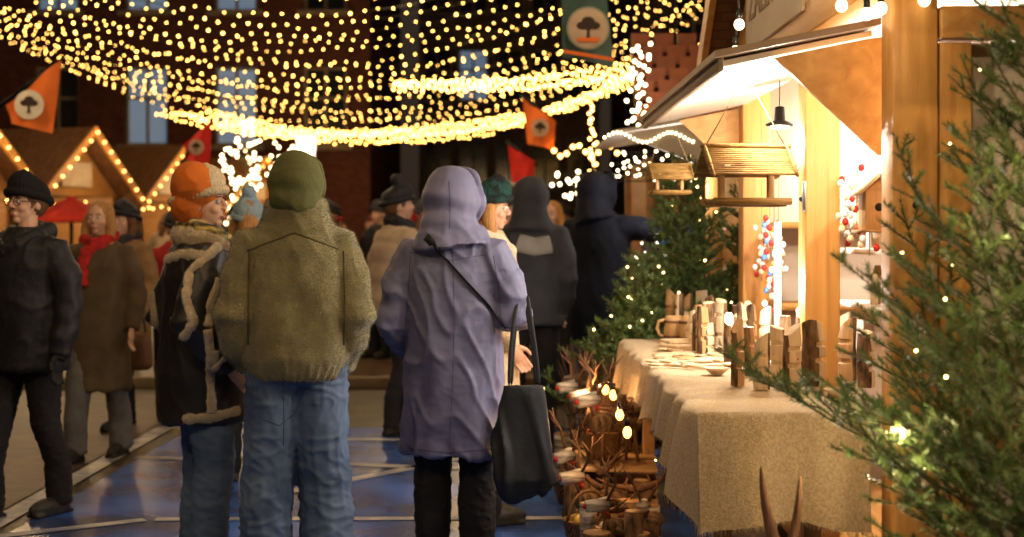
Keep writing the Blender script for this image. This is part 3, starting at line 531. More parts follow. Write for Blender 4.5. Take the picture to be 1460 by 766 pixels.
# ---------------- trees
NEED=mat('spruce needles',(.15,.24,.06),(.06,.105,.028),6,.5,spec=.45); 
def spruce(x,y,H,Rd,label,nb,nl,nw,seed,step,elev=25,dens=1.,bulbs=40,br=.008,base=.1,lv=2,bmt=None,pw=1.05):
    rg=np.random.default_rng(seed); t=thing('spruce_tree',label,'tree',(x,y,0)); tr=MB(); tr.tube([(0,0,0),(0,0,H*.5),(0,0,H)],[.035*H/2,.022*H/2,.003],8); tw=MB(); segs=[]; tips=[]
    def twig(p,d,L,lev):
        q=p.copy(); dd=d.normalized(); pr=[q.copy()]; n=max(2,int(L/.07))
        for i in range(n):
            dd=(dd+Vector((rg.normal()*.09,rg.normal()*.09,rg.normal()*.06+.03))).normalized(); q=q+dd*(L/n); pr.append(q.copy())
        tw.tube(pr,[.005 if lev==0 else .0022,.001],4)
        for i in range(n): segs.append((pr[i],pr[i+1]))
        tips.append(pr[-1])
        if lev<lv:
            k=int(L/step)
            for j in range(1,k+1):
                a=j/(k+1)+rg.uniform(-.03,.03); a=min(max(a,.05),.97); i=min(int(a*n),n-1); pp=pr[i].lerp(pr[i+1],a*n-i); ax=(pr[i+1]-pr[i]).normalized(); side=ax.cross(Vector((0,0,1))).normalized()*(1 if j%2 else -1)
                l2=(L*(1-a)*.55+.05)*rg.uniform(.7,1.1)
                if lev==1: l2*=.8
                if l2>.04: twig(pp,ax*.75+side*.75+Vector((0,0,rg.uniform(-.1,.2))),l2,lev+1)
    for i in range(nb):
        f=(i+.5)/nb; z=H*(base+(1-base)*f**pw); az=i*2.39996+rg.uniform(-.3,.3); L=(Rd*(1-z/H)**.8+.08)*rg.uniform(.7,1.25); el=math.radians(elev+30*f+rg.uniform(-10,10))
        twig(Vector((0,0,z)),Vector((math.cos(az)*math.cos(el),math.sin(az)*math.cos(el),math.sin(el))),L,0)
    twig(Vector((0,0,H*.9)),Vector((0,0,1)),H*.12,1)
    A=np.array([[*a,*b] for a,b in segs]); ln=np.linalg.norm(A[:,3:]-A[:,:3],axis=1); cnt=np.maximum(1,(ln*dens/.0022).astype(int)); idx=np.repeat(np.arange(len(A)),cnt); N=len(idx)
    tt=rg.random(N)[:,None]; p=A[idx,:3]*(1-tt)+A[idx,3:]*tt; ax=(A[idx,3:]-A[idx,:3])/ln[idx][:,None]; r=rg.normal(size=(N,3)); r[:,2]+=.3; r-=ax*(r*ax).sum(1)[:,None]; r/=np.linalg.norm(r,axis=1)[:,None]
    dr=r*.8+ax*.6; s=np.cross(dr,ax); s/=np.linalg.norm(s,axis=1)[:,None]; L=nl*rg.uniform(.7,1.15,N)[:,None]
    v=np.stack([p-s*nw,p+s*nw,p+dr*L],1).reshape(-1,3); me=bpy.data.meshes.new('crown'); me.vertices.add(3*N); me.vertices.foreach_set('co',v.ravel()); me.loops.add(3*N); me.loops.foreach_set('vertex_index',np.arange(3*N)); me.polygons.add(N); me.polygons.foreach_set('loop_start',np.arange(N)*3); me.update(); me.validate()
    me.materials.append(NEED); o=bpy.data.objects.new('crown',me); C.objects.link(o); par(o,t); tr.obj('trunk',BK,t); tw.obj('branches',BK,t)
    base_=Vector((x,y,0)); rg.shuffle(tips); sel=[base_+Vector(q)*1.0 for q in tips[:bulbs]]; sel.sort(key=lambda q:q.z)
    lstring(sel,'fairy lights wound through spruce branches',br,bmt or G_F,wire=.0,group='fairy lights on spruces')
    return t
spruce(1.42,3.75,2.35,.98,'open green spruce with warm fairy lights beside the stall',62,.022,.0013,3,.07,elev=26,dens=2.0,bulbs=44,br=.0042,pw=1.45)
spruce(1.0,8.3,1.8,.72,'lit spruce standing beyond the craft stall',110,.028,.0030,5,.065,dens=.8,bulbs=45,br=.006)
spruce(.72,7.95,1.2,.58,'small lit spruce next to the craft stall',90,.028,.0030,8,.065,dens=.8,bulbs=32,br=.006)
spruce(1.45,7.9,2.0,.68,'tall lit spruce against the stall corner',100,.028,.0030,9,.065,dens=.8,bulbs=45,br=.006)
for x,y,h_,r_ in((-5.6,30,3.7,.9),(-4.8,31,3.2,.8)):
    spruce(x,y,h_,r_,'far tree covered in glowing fairy lights',40,.08,.01,int(h_*10),.3,dens=.12,bulbs=100,br=.032,bmt=G_C)
# ---------------- craft stall
t=thing('market_stall','golden timber craft stall with raised shutter and pale side panel','market stall',(1.3,6,0))
for y in(4.42,5.72,7.25): MB().box((1.235,y,1.1),(.14,.14,2.2)).obj('post',WD,t,True,bevel=.008)
MB().box((1.235,5.8,2.27),(.13,3.3,.13)).obj('beam',WDh,t,True,bevel=.006); MB().box((2.11,4.40,2.06),(1.6,.12,.10)).obj('beam',WDh,t,True,bevel=.006)
MB().prism([(4.2,2.34),(7.65,2.34),(5.92,3.7)],0,1.2,1.24).obj('front_wall',WDh,t,True,smooth=False)
MB().box((2.1,4.44,1.0),(1.6,.04,2.0)).obj('side_panel',WHT,t,True,bevel=.004)
MB().box((1.36,4.385,1.0),(.10,.05,2.0)).obj('door_frame',WD,t,True,bevel=.004); MB().box((1.66,4.412,1.0),(.012,.012,1.98)).obj('panel_batten',WHT,t,True)
MB().box((2.1,4.40,.78),(1.38,.03,.08)).obj('side_rail',WDh,t,True,bevel=.004)
MB().box((3.0,5.85,1.15),(.05,3.0,2.3)).obj('back_wall',WHT,t,True); MB().box((2.1,7.3,1.15),(1.7,.05,2.3)).obj('far_wall',WHT,t,True)
MB().box((2.1,5.85,.1),(1.7,2.9,.1)).obj('floor',WDh,t,True); MB().box((2.15,5.85,2.4),(1.75,3.3,.04)).obj('ceiling',WHT,t,True)
m=MB(); m.prism([(4.0,2.25),(5.92,3.78),(7.85,2.25),(7.85,2.33),(5.92,3.88),(4.0,2.33)],0,1.06,3.2); m.obj('roof',HR,t,True,smooth=False)
MB().prism([(4.0,2.2),(5.92,3.73),(7.85,2.2),(7.85,2.35),(5.92,3.9),(4.0,2.35)],0,1.02,1.055).obj('bargeboard',WDh,t,True,smooth=False)
sg=MB().box((1.17,6.35,2.63),(.03,1.35,.66)).obj('sign',WHT,t,True,bevel=.004)
cu=bpy.data.curves.new('tx','FONT'); cu.body='ZALEWIN'; cu.size=.24; cu.extrude=.002; cu.align_x='CENTER'; fo=bpy.data.objects.new('tx',cu); C.objects.link(fo); fo.rotation_euler=(math.pi/2,0,-math.pi/2); fo.location=(1.152,6.4,2.44); bpy.context.view_layer.update()
me=bpy.data.meshes.new_from_object(fo.evaluated_get(bpy.context.evaluated_depsgraph_get())); me.transform(fo.matrix_world); bpy.data.objects.remove(fo); me.materials.clear(); me.materials.append(mat('faint tan lettering',(.42,.3,.2))); lo=bpy.data.objects.new('lettering',me); C.objects.link(lo); lo.parent=sg
m=MB(); m.prism([(.70,1.965),(1.19,2.065),(1.19,2.085),(.70,1.985)],1,4.7,7.3); m.obj('shutter',WHT,t,True,smooth=False)
MB().prism([(.66,1.985),(1.2,2.092),(1.2,2.115),(.66,2.008)],1,4.62,7.36).obj('shutter_cladding',mat('weathered shutter board',(.3,.2,.13),(.2,.13,.08),3,.6,.3,kind='wood'),t,True,smooth=False)
m=MB(); m.box((.685,6,1.97),(.02,2.66,.045)); m.obj('shutter_edge',mat('weathered pale edge board',(.36,.27,.18),(.25,.18,.11),3,.7,.3,kind='wood',st=(6,.5,6)),t,True,bevel=.003)
for y in(4.66,7.31): MB().prism([(.86,1.99),(1.16,2.05),(1.235,2.06),(1.235,1.67),(1.2,1.67)],1,y,y+.02).obj('bracket',WDh,t,True,smooth=False)
hg=MB(); hg.box((1.51,4.378,1.98),(.07,.012,.05)); hg.tube([(1.51,4.37,1.95),(1.51,4.37,2.015)],.007); 
for dx in(-.02,.02):
    for dz in(-.015,.015): hg.ell((1.51+dx,4.37,1.98+dz),.004)
hg.obj('hinge',BLKM,t,True)
m=MB()
for k in((1.165,5.72,1.55),(1.235,4.345,1.5)): m.ell(k,.012)
m.obj('bolt',BLKM,t,True)
MB().box((1.163,5.66,1.56),(.01,.04,.12)).obj('latch',mat('steel latch',(.5,.5,.5),rough=.3,metal=.9),t,True,bevel=.004)
for z in(1.05,1.45): MB().box((1.9,7.1,z),(1.2,.35,.03)).obj('shelf',WDh,t,True)
for z in(1.12,1.34,1.56): MB().box((1.55,5.3,z),(.35,1.5,.02)).obj('shelf',WHT,t,True)
t=thing('pendant_lamp','black pendant lamp glowing under the stall shutter','lamp',(1.12,5.95,1.86),0,.8); MB().lathe([(0,.07),(.012,.075),(.03,.03),(.1,.025),(.105,.01)],n=20).obj('lamp_shade',BLKM,t); MB().lathe([(-.012,.05),(0,.05)],n=16).obj('light_disc',G_L,t); MB().tube([(0,0,.1),(0,0,.24)],.003,4).obj('cord',BLKM,t)
light((1.12,5.95,1.8),32,(1,.93,.8),.03); light((.95,5.0,1.9),32,(1,.9,.74),.015)  # second one is an added fill that brightens the table goods
for p,e in(((1.75,4.95,1.95),50),((1.8,6.0,2.1),55),((1.8,6.9,2.0),45)): light(p,e,(1,.93,.8),.04)
t=thing('led_strip_stand_in','narrow white board standing in for a bright LED strip','board',(1.13,6.05,.86)); MB().box((0,0,.3),(.03,.02,.6)).obj('board',WHT,t,bevel=.004); MB().box((0,0,.006),(.1,.08,.012)).obj('foot',WHT,t); light((1.02,5.85,1.2),14,(1,.95,.88),.015)  # white board and added point light stand in for a glowing LED strip
fb=ico(.019,glow('festoon bulb glow',(1,.8,.5),5),n=12,m=8,stretch=1.1)
def festoon(L,label):
    t=thing('light_string',label,'string lights',L[0],group='round bulb festoon on the stall'); MB().tube([p+Vector((0,0,.05)) for p in L],.004,5).obj('wire',wire_m,t,True)
    for p in L:
        o=bpy.data.objects.new('light_bulb',fb); o.location=p; C.objects.link(o); par(o,t,True); MB().tube([p+Vector((0,0,.018)),p+Vector((0,0,.05))],.011,8).obj('bulb_socket',BLKM,t,True)
festoon([Vector((.80,5.1,2.32)),W(1054,35,5.05),W(1049,73,5.1)],'round warm bulbs dangling off the shutter corner'); festoon([W(1200,8,4.45),W(1236,20,4.4),W(1256,12,4.35),W(1318,0,4.3)],'round warm bulbs along the stall eave')
light(W(1054,45,4.9),6,(1,.8,.5),.015); light(W(1225,-10,4.1),4,(1,.8,.5),.015)
# ---------------- table & cloth
t=thing('display_table','long wooden trestle table hidden by a burlap cloth','table',(.85,5.99,0)); MB().box((.8475,5.99,.825),(.51,2.88,.035)).obj('table_top',WDh,t,True)
for x in(.7,1.0):
    for y in(4.75,7.3): MB().box((x,y,.4),(.06,.06,.8)).obj('leg',WL,t,True,bevel=.004)
BUR=mat('burlap weave',(.70,.51,.28),(.48,.32,.15),110,.95,1.,260,kind='noise',det=4,contrast=.16,sheen=.3)
x0,x1,y0,y1=.575,1.12,4.44,7.48
def edge(a,b,n): return [(a[0]+(b[0]-a[0])*i/n,a[1]+(b[1]-a[1])*i/n) for i in range(n)]
per=edge((x0,y0),(x1,y0),70)+edge((x1,y0),(x1,y1),90)+edge((x1,y1),(x0,y1),30)+edge((x0,y1),(x0,y0),200)
cx,cy=(x0+x1)/2,(y0+y1)/2; R=[]
for k,(z,out) in enumerate([(.852,-.2),(.854,-.06),(.853,-.012),(.84,.006),(.8,.010),(.72,.016),(.64,.022),(.56,.028),(.49,.032)]):
    ring=[]
    for i,(x,y) in enumerate(per):
        nx=-1 if x<=x0+.001 else (1 if x>=x1-.001 else 0); ny=-1 if y<=y0+.001 else(1 if y>=y1-.001 else 0)
        if nx and ny: nx*=.7;ny*=.7
        s=x*9+y*9; wv=(noise.noise(Vector((x*6,y*6,z*1.5)))*1.6+.9*math.sin(s*2.2+2*noise.noise(Vector((x*2,y*2,9)))*3)) if out>0 else 0
        o_=out+wv*max(0,out)*.85; zz=z
        if k>3: zz=z-(.04*noise.noise(Vector((x*3,y*3,5)))+.012*math.sin(s*1.3)-(.16*min(1,(y-y0)/.5) if x<x0+.002 else 0))*(k-3)/5
        if out<0: X=x+(cx-x)*(-out*3 if out<-.1 else -out/.3); Yy=y+(cy-y)*(-out*.3 if out>-.1 else .4); zz+=.003*noise.noise(Vector((X*12,Yy*12,1)))
        else: X=x+nx*o_; Yy=y+ny*o_
        ring.append((X,Yy,zz))
    R.append(ring)
m=MB(); m.rings(R[::-1],cap=False)
n_=len(per); m.f.append(tuple(range(8*n_,9*n_))); m.m.append(0)
for i in range(0,n_,1):
    p=Vector(R[-1][i])
    for _ in range(2): m.tube([p+Vector((U(-.004,.004),0,.004)),p+Vector((U(-.008,.008),U(-.008,.008),-U(.008,.022)))],.001,3)
tag(m.obj('tablecloth',BUR),'fringed golden burlap tablecloth draped over the craft table','tablecloth')
def feeder(loc,sc,label,top):
    t=thing('bird_feeder',label,'bird feeder',loc,8,sc,'hanging reed-roofed bird feeders'); m=MB()
    for s in(-1,1):
        for k in range(13):
            z=.085-.0075*k; m.tube([(-.16,s*(.004+.0085*k),z),(.16+U(-.004,.004),s*(.004+.0085*k),z+U(-.001,.001))],.0055,6)
    for x in(-.15,.15):
        for s in(-1,1): m.tube([(x,0,.1),(x,s*.12,-.012)],.006,6)
    m.tube([(-.165,0,.098),(.165,0,.098)],.009,8); m.obj('roof',REED,t)
    m=MB()
    for s in(-1,1): m.box((s*.09,0,-.04),(.022,.022,.13)); m.box((s*.09,0,.02),(.02,.16,.015))
    m.box((0,0,.027),(.2,.015,.015)); m.obj('frame',WL,t,bevel=.002)
    m=MB(); m.box((0,0,-.112),(.25,.15,.012)); 
    for s in(-1,1): m.tube([(-.14,s*.08,-.1),(.14,s*.08,-.1)],.013,8); m.tube([(s*.12,-.085,-.1),(s*.12,.085,-.1)],.01,8)
    m.obj('tray',REED,t); dz=(top-loc[2])/sc
    MB().tube([(-.145,0,.1),(0,0,dz),(.145,0,.1)],.0025,5).obj('hanging_rope',ROPE,t)
feeder((.83,5.05,1.625),1.0,'large bird feeder with golden reed roof hanging on rope',1.975); feeder((.77,6.95,1.68),.68,'smaller reed bird feeder hanging further along the shutter',1.98)
t=thing('bird_house','pale wooden birdhouse with pitched roof fixed near the post','birdhouse',W(1248,300,4.75)); m=MB(); m.box((0,0,0),(.09,.1,.13)); m.prism([(-.045,.065),(.045,.065),(0,.1)],1,-.05,.05); m.obj('box',WL,t,bevel=.002); m=MB()
for s in(-1,1): m.box((s*.035,0,.085),(.1,.14,.008),Matrix.Rotation(s*.75,3,'Y'))
m.obj('roof',WLw,t); MB().box((0,-.01,-.07),(.13,.15,.01)).obj('perch_shelf',WL,t); MB().ell((0,-.051,.01),(.014,.003,.014)).obj('entrance_hole',BLKM,t)
# ---------------- products
def putT(o,px,py,label,cat,rz=0,group='handmade wooden goods on the table',z=.857):
    p=T(px,py,.85); o.location=(p.x,p.y,z); o.rotation_euler=(0,0,math.radians(rz)); tag(o,label,cat,group)
def figure(px,py,hh,wd,rz):
    # candle holder sawn from a bark-covered branch: stepped pale cuts, bark on the rest
    m=MB(); w_=wd/2; a_=U(.28,.42); b_=U(.58,.7); prof=[(0,.95),(.01,1),(hh*(a_-.02),1),(hh*a_,.7),(hh*(a_+.06),.72),(hh*(a_+.08),1),(hh*(b_-.02),1),(hh*b_,.78),(hh*(b_+.06),.8),(hh*(b_+.08),1),(hh,.8)]
    n=11; out=[]; sl=U(-1.2,1.2)
    for z,kf in prof:
        ring=[(-w_*.96,-w_*.35*kf-w_*.6*(kf-.8),z),(-w_*.3,-w_*.75*kf-w_*.4*(kf-.8),z),(w_*.35,-w_*.75*kf-w_*.4*(kf-.8),z),(w_*.96,-w_*.35*kf-w_*.6*(kf-.8),z)]; top=z==hh
        arc=[(w_*math.cos(a)*(1+.09*math.sin(5*a+px+z*40)),w_*.85*math.sin(a)*(1+.09*math.cos(4*a+px+z*30)),z) for a in [math.pi*j/(n-1) for j in range(n)]]
        out.append([(q[0],q[1],q[2]+(sl*q[0] if top else 0)) for q in ring+arc])
    v=[p for r in out for p in r]; N=len(out[0]); f=[]; mi=[]
    for i in range(len(out)-1):
        for j in range(N): f.append((i*N+j,i*N+(j+1)%N,(i+1)*N+(j+1)%N,(i+1)*N+j)); mi.append(1 if j>=4 else 0)
    f.append(tuple(range(N))); mi.append(0); f.append(tuple((len(out)-1)*N+j for j in range(N))); mi.append(0)
    m.add(v,f); m.m=mi
    m.ell((0,-w_*.72,hh*.5),w_*.17,mi=2,n=8,m=6)
    o=m.obj('carved_log_figure',[WLw if U(0,1)<.6 else WL,BK,RED if U(0,1)<.3 else WL],smooth=False,bevel=.0015); putT(o,px,py,'carved split-log gnome figurine edged with rough dark bark','figurine',rz,'carved log gnome figurines')
FG=[(1052,553,.22,.055,55),(1086,558,.18,.06,-50),(1130,556,.21,.065,35),(1160,552,.22,.1,75),(1068,538,.19,.055,70),(1108,545,.2,.055,-50),(1040,525,.2,.055,80),(1058,512,.22,.055,60),(1092,520,.23,.06,-60),(1120,524,.21,.06,70),(1146,530,.23,.075,90),(1180,530,.21,.075,60),(1208,545,.21,.075,-70),(1205,518,.2,.065,-60),(1235,555,.2,.075,80)]
for a in FG: figure(*a)
for i in range(36):
    py=U(466,512); d_=F*.57/(py-330); lo_=730+F*.82/d_; hi_=730+F*1.12/d_
    figure(U(lo_,hi_),py,U(.12,.24),U(.045,.075),U(-110,110))
def mug(px,py,s,rz):
    t=thing('barrel_mug','wooden barrel mug with dark hoops and a curved handle','mug',T(px,py)+Vector((0,0,.005)),rz,s,'wooden barrel mugs'); m=MB(); m.lathe([(0,.05),(.03,.056),(.07,.058),(.11,.053),(.14,.048),(.138,.042),(.02,.04)],n=20); m.obj('mug_body',WL,t)
    for z,r in((.03,.058),(.11,.055)): MB().lathe([(z-.007,r),(z-.006,r+.002),(z+.006,r+.002),(z+.007,r)],n=20).obj('hoop',DKB,t)
    MB().tube([(.05,0,.12),(.085,0,.11),(.095,0,.07),(.08,0,.035),(.05,0,.03)],.009,8).obj('handle',WL,t)
mug(962,489,.95,170);mug(985,492,1.,10);mug(975,476,1.,170);mug(1004,478,.9,0);mug(1020,470,.9,170);mug(952,474,.9,170)
def bowl(px,py,r,z=.857):
    m=MB(); m.lathe([(0,r*.5),(.004,r*.55),(r*.35,r*.9),(r*.5,r),(r*.5,r*.93),(r*.3,r*.8),(.01,r*.4)],n=22); o=m.obj('wooden_bowl',WLw if U(0,1)<.6 else WL); putT(o,px,py,'shallow pale turned wooden bowl','bowl',z=z)
for a in((1050,450,.11,.857),(1050,448,.10,.91),(1048,446,.09,.96),(1095,458,.1,.857),(1095,457,.09,.91),(1022,462,.08,.857),(1130,470,.08,.857),(1165,475,.07,.857),(1075,470,.08,.857),(1005,460,.08,.857),(985,464,.07,.857),(1035,490,.07,.857),(1035,490,.06,.892),(1012,486,.07,.857),(1012,486,.06,.892),(1030,478,.08,.857),(1062,484,.07,.857),(1025,515,.055,.857),(1008,498,.06,.857),(1022,536,.05,.857),(1040,505,.06,.857),(1195,568,.05,.857)): bowl(*a)
def board(px,py,rz,z,l=.26):
    m=MB(); m.box((0,0,.008),(l*.7,.13,.016)); m.box((l*.45,0,.008),(l*.3,.035,.0155)); o=m.obj('cutting_board',WLw if rz%2 else WL,bevel=.004); putT(o,px,py,'flat wooden cutting board with short handle','cutting board',rz,z=z)
for a in((975,503,20,.857),(974,502,35,.874),(973,501,15,.891),(1015,515,65,.857),(1005,492,5,.857),(1060,470,80,.857),(958,512,75,.857),(984,516,100,.857)): board(*a)
def spoon(px,py,rz,ln,z=.862,up=0):
    m=MB(); m.tube([(-ln/2,0,0),(ln/2,0,.004)],[.007,.005],8); m.ell((ln/2+.02,0,.004),(.033,.022,.007),n=12,m=6); o=m.obj('wooden_spoon',WLw); putT(o,px,py,'pale hand-carved wooden spoon','spoon',rz,z=z); o.rotation_euler=(0,-math.radians(up),math.radians(rz))
for i in range(22): spoon(U(950,1030),U(498,530),U(0,180),U(.14,.2),.866)
for i in range(16): spoon(1028+i*3,441,25*i,.22,1.0+U(-.02,.04),50+U(0,25))
m=MB(); m.lathe([(0,.05),(.1,.055),(.1,.048),(.01,.045)],n=16); o=m.obj('utensil_pot',WL); putT(o,1050,440,'turned wooden pot holding carved spoons','pot')
WAX=mat('white wax',(.85,.8,.72),rough=.4)
def candle(px,py,r,h_,z=.857):
    m=MB(); m.lathe([(0,r*.96),(.003,r),(h_-.003,r),(h_,r*.9),(h_-.002,r*.2)],n=18); m.tube([(0,0,h_-.002),(0.001,0,h_+.012)],.0015,4); o=m.obj('pillar_candle',WAX); putT(o,px,py,'smooth white pillar candle standing among wooden goods','candle',z=z)
for a in((1135,460,.03,.2),(1222,470,.028,.2),(1222,500,.03,.14),(1196,462,.024,.3),(1188,475,.03,.2),(1250,490,.025,.3),(1210,480,.03,.28),(1238,470,.03,.4),(1172,462,.03,.26),(1152,465,.03,.24),(1120,458,.025,.3),(1142,455,.03,.36),(1180,455,.03,.38)): candle(*a)
WS=mat('white wool felt',(.85,.83,.8),bump=.5)
def snowman(loc,s):
    t=thing('snowman_ornament','small white snowman ornament with an orange nose','ornament',loc,0,s,'white snowman ornaments'); m=MB(); m.ell((0,0,.05),.062); m.ell((0,0,.135),.045); m.obj('body',WS,t,remesh=.006,sm=2); MB().tube([(0,-.04,.137),(0,-.08,.135)],[.007,.001],8).obj('nose',ORG,t)
    for s in(-1,1): MB().ell((s*.015,-.042,.15),.005).obj('eye',BLKM,t)
    m=MB(); m.lathe([(.17,.045),(.173,.045),(.175,.028),(.215,.026),(.217,.01)],n=16); m.obj('hat',BLKM,t)
snowman(T(1180,480)+Vector((0,0,.16)),1.1); MB_=MB().lathe([(0,.06),(.155,.05)],n=14).obj('display_block',WL); MB_.location=T(1180,480)+Vector((0,0,.005)); tag(MB_,'round turned display block beneath the snowman','display stand')
snowman((1.5,5.0,1.135),.7); snowman((1.5,5.3,1.135),.7)
for gi,(gx,gy,gd) in enumerate(((1098,310,6.2),(1086,320,6.8),(1110,318,6.5),(1104,330,7.0),(1205,255,5.3),(1222,240,5.4),(1240,262,5.3))):
    t=thing('ornament_garland','hanging strand of small red and white knitted ornaments','ornament',W(gx,gy,gd),group='hanging ornament strands'); 
    for k in range(30 if gi==0 else 16): MB().ell((U(-.03,.03),U(-.03,.03),-.016*k*(1 if gi else .9)+U(-.005,.005)),(.013,.013,.015),n=8,m=6).obj('felt_ball',[RED,WS,[OM[2],WS,OM[3],WLw,WLw,WS,WLw][gi],RED if gi<1 else WS,WLw][k%5],t)
    MB().tube([(0,0,.45),(0,0,-.27)],.002,4).obj('cord',ROPE,t)
for k in range(60):
    a=MB(); a.box((0,0,.09),(.012,.03,.18),taper=.8); a.box((0,0,.2),(.014,.05,.06),taper=.5); o=a.obj('wooden_tree_ornament',[WLw,WL,WS][k%3],bevel=.003); o.location=(1.42+U(0,.15),4.7+.06*(k%20),(1.131,1.351,1.571)[k//20]); o.rotation_euler=(0,0,U(0,3)); o.scale=(1,1,U(.5,.8)); tag(o,'upright pale wooden ornament on a stall shelf','ornament',group='wooden ornaments on the shelf')
# ---------------- ground goods
def logp(loc,r,h_,label,m0=BI,tilt=0,rz=0,group='birch logs stacked beside the table'):
    m=MB(); m.lathe([(0,r*.97),(.005,r),(h_*.5,r*U(.94,1.02)),(h_-.005,r)],n=16,wob=.04); m.lathe([(h_-.004,r*.93),(h_+.001,r*.9),(h_+.0015,.002)],n=16,mi=1); m.lathe([(-.0015,.002),(-.001,r*.9),(.002,r*.93)],n=16,mi=1)
    m.tube([(r*.8,0,h_*.6),(r+.03,0,h_*.6+.03)],[.012,.008],8)
    o=m.obj('birch_log' if m0 is BI else 'bark_log',[m0,WL]); o.location=loc; o.rotation_euler=(tilt,0,math.radians(rz)); tag(o,label,'log',group)
for i in range(34):
    y=5.9+(i%12)*.22; x=.38+U(-.08,.1)+(i//12)*.1; hh=U(.06,.26); logp((x,y,.004),U(.035,.065),hh,'upright birch or bark log on the ground by the table',BI if i%2 else BK,0,U(0,360))
for i in range(16):
    y=5.9+i*.13; x=.42+U(-.08,.12); z0=.004
    for k in range(int(U(2,5))): r_=U(.05,.085); logp((x+U(-.01,.01),y+U(-.01,.01),z0),r_,.03,'round wood slice stacked on the ground by the table',BK,0,U(0,360),'stacked wood slices'); z0+=.033
def deer(loc,rz,s,label):
    t=thing('wooden_reindeer',label,'figurine',loc,rz,s,'rustic wooden reindeer beside the table'); m=MB(); m.tube([(-.14,0,.2),(.14,0,.22)],[.055,.05],12); m.obj('torso',BK,t); MB().tube([(.1,0,.22),(.16,0,.34)],[.022,.02],8).obj('neck',DKB,t); MB().tube([(.12,0,.34),(.24,0,.33)],[.04,.032],10).obj('head',BI,t)
    for x in(-.1,.1):
        for y in(-.03,.03): MB().tube([(x,y,.2),(x*1.2,y*1.6,0)],[.012,.009],6).obj('leg',DKB,t)
    for s_ in(-1,1):
        m=MB(); m.tube([(.13,s_*.02,.36),(.1,s_*.08,.46),(.12,s_*.14,.56)],[.009,.007,.003],6); m.tube([(.1,s_*.08,.46),(.16,s_*.1,.53)],[.006,.002],6); m.tube([(.11,s_*.11,.5),(.07,s_*.16,.57)],[.005,.002],6); m.obj('antler',DKB,t)
    MB().ell((.245,0,.33),.014).obj('nose',RED,t); MB().tube([(.12,.0,.27),(.13,.03,.3),(.14,-.03,.3)],.012,6).obj('scarf',RED,t)
for i,(x,y,z,rz) in enumerate(((.42,6.55,.0,200),(.36,7.1,.0,230),(.5,7.3,.29,190),(.43,7.7,.29,210),(.5,8.05,.29,170),(.5,6.95,.29,215),(.6,6.2,.0,250),(.5,6.0,.0,190))): deer((x,y,z),rz,U(.7,.95),'rustic reindeer made of logs with twig antlers')
for i in range(4):
    m=MB()
    for k in range(6): m.box((0,(-.14 if k%2 else .14),.04+.07*(k//2)),(.36,.012,.05))
    for s in(-1,1):
        for k in range(3): m.box((s*.18,0,.04+.075*k),(.012,.29,.05))
    m.box((0,0,.27),(.37,.3,.012)); o=m.obj('wooden_crate',WL,bevel=.002); o.location=(.52,6.95+i*.36,.004); o.rotation_euler=(0,0,U(-.2,.2)); tag(o,'slatted wooden crate used as a display step','crate',group='display crates')
WK=mat('woven wicker',(.42,.22,.08),(.14,.065,.02),60,.8,.8,90,kind='check')
for i,(x,y,z,r) in enumerate(((.34,6.35,.0,.11),(.42,6.85,.0,.12),(.34,7.45,.0,.13),(.45,7.1,.285,.1),(.4,7.9,.0,.13),(.45,6.2,.0,.1),(.5,7.6,.285,.1))):
    t=thing('wicker_basket','round woven wicker basket with a hoop handle','basket',(x,y,z),U(0,180),1,'wicker baskets beside the table'); m=MB(); m.lathe([(0,r*.75),(.02,r*.8),(.06,r*.92),(.12,r),(.13,r*1.04),(.14,r),(.12,r*.9),(.02,r*.7)],n=20); m.obj('basket_body',WK,t); MB().tube([(r*math.cos(a),0,.13+r*1.2*math.sin(a)) for a in [math.pi*j/12 for j in range(13)]],.008,6).obj('handle',WK,t)
    for k in range(4): 
        o=MB().ell((0,0,0),(.03,.03,.032),n=10,m=8).tube([(0,0,.03),(0,0,.05)],.003,5).obj('wooden_bauble',[RED,WLw,OM[3],WS][k]); o.location=(x+r*.45*math.cos(k*1.57+i),y+r*.45*math.sin(k*1.57+i),z+.13); tag(o,'small painted wooden bauble lying in a basket','ornament',group='wooden baubles in baskets')
for i,(x,y,z) in enumerate(((.5,7.9,.285),(.4,8.3,0.),(.52,7.35,.285),(.42,8.0,.3))):
    t=thing('twig_bundle','spray of bare twigs standing in a birch pot','twigs',(x,y,z),group='bundles of bare twigs'); MB().lathe([(0,.06),(.16,.065),(.16,.055),(.02,.05)]).obj('pot',BI,t); m=MB()
    for k in range(60):
        a=U(0,6.28); s=U(.02,.2); L=U(.3,.5); p=[(0.03*math.cos(a),.03*math.sin(a),.02),(s*.5*math.cos(a),s*.5*math.sin(a),L*.5),(s*math.cos(a),s*math.sin(a),L)]; m.tube(p,[.003,.001],3)
        m.tube([p[1],(p[1][0]+U(-.06,.06),p[1][1]+U(-.06,.06),p[1][2]+.12)],[.002,.0008],3)
    m.obj('twigs',DKB,t)
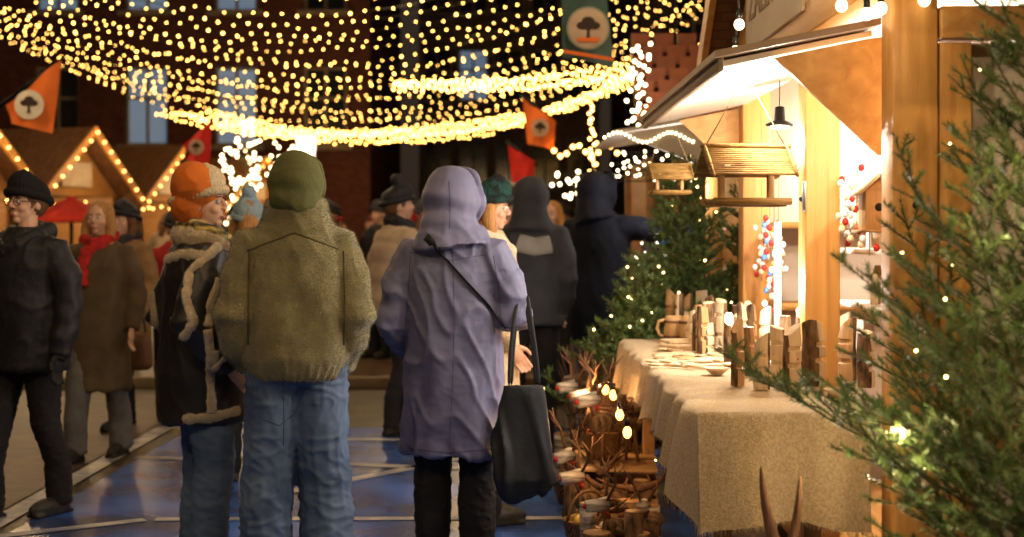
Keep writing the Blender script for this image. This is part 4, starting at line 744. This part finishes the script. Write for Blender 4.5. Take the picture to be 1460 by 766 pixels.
def drift(loc,s,rz):
    m=MB(); p=Vector((0,0,0)); L=[p.copy()]; d=Vector((1,0,.3))
    for k in range(6): d=(d+Vector((U(-.3,.3),U(-.5,.5),U(-.3,.4)))).normalized(); p=p+d*.06; L.append(p.copy())
    m.tube(L,[.03,.004],8)
    for k in(2,3,4): m.tube([L[k],L[k]+Vector((U(-.1,.1),U(-.1,.1),U(.05,.14)))],[.014,.002],6)
    o=m.obj('driftwood_piece',DKB,subd=1); o.location=loc; o.scale=(s,)*3; o.rotation_euler=(0,0,math.radians(rz)); tag(o,'twisted brown driftwood branch','driftwood',group='driftwood pieces beside the table')
for i in range(16): drift((U(.38,.6),U(6.1,8.2),U(.03,.35)),U(.6,.95),U(0,360))
t=thing('light_string','amber edison bulbs hanging along the tablecloth edge','string lights',(.5,6.5,.8)); L=[(.47,6.6,.66),(.47,6.2,.62),(.47,5.8,.6),(.46,7.0,.64)]
eb=ico(.018,G_E,n=12,m=8,stretch=1.4); MB().tube([(.47,7.2,.72)]+[(x,y,z+.05) for x,y,z in sorted(L,key=lambda q:-q[1])],.004,5).obj('wire',wire_m,t,True)
for p in L:
    o=bpy.data.objects.new('light_bulb',eb); o.location=p; C.objects.link(o); par(o,t,True); MB().tube([Vector(p)+Vector((0,0,.025)),Vector(p)+Vector((0,0,.055))],.011,8).obj('bulb_socket',BLKM,t,True)
light((.4,6.3,.6),6,(1,.55,.22),.015); light((.38,7.2,.62),5,(1,.55,.22),.015)
for p,e in(((1.0,3.7,.9),5),((1.2,3.35,1.5),5),((.95,4.05,.75),4),((1.35,3.15,.9),5)): light(p,e,(1,.76,.46),.006)
m=MB(); m.tube([(0,0,0),(.0,0,.12),(-.04,0,.26),(-.05,0,.38)],[.03,.024,.016,.005],8); m.tube([(.01,0,.05),(.06,0,.2),(.065,0,.36)],[.022,.016,.005],8); o=m.obj('forked_branch',DKB,subd=1); o.location=(.77,4.12,.37); tag(o,'forked dark branch standing on a log stump','branch')
logp((.77,4.12,.0),.14,.37,'short thick log stump by the cloth',BK); logp((.62,4.5,.0),.09,.4,'birch stump beside the tablecloth',BI); logp((1.0,4.3,.0),.1,.42,'bark covered stump under the table edge',BK)
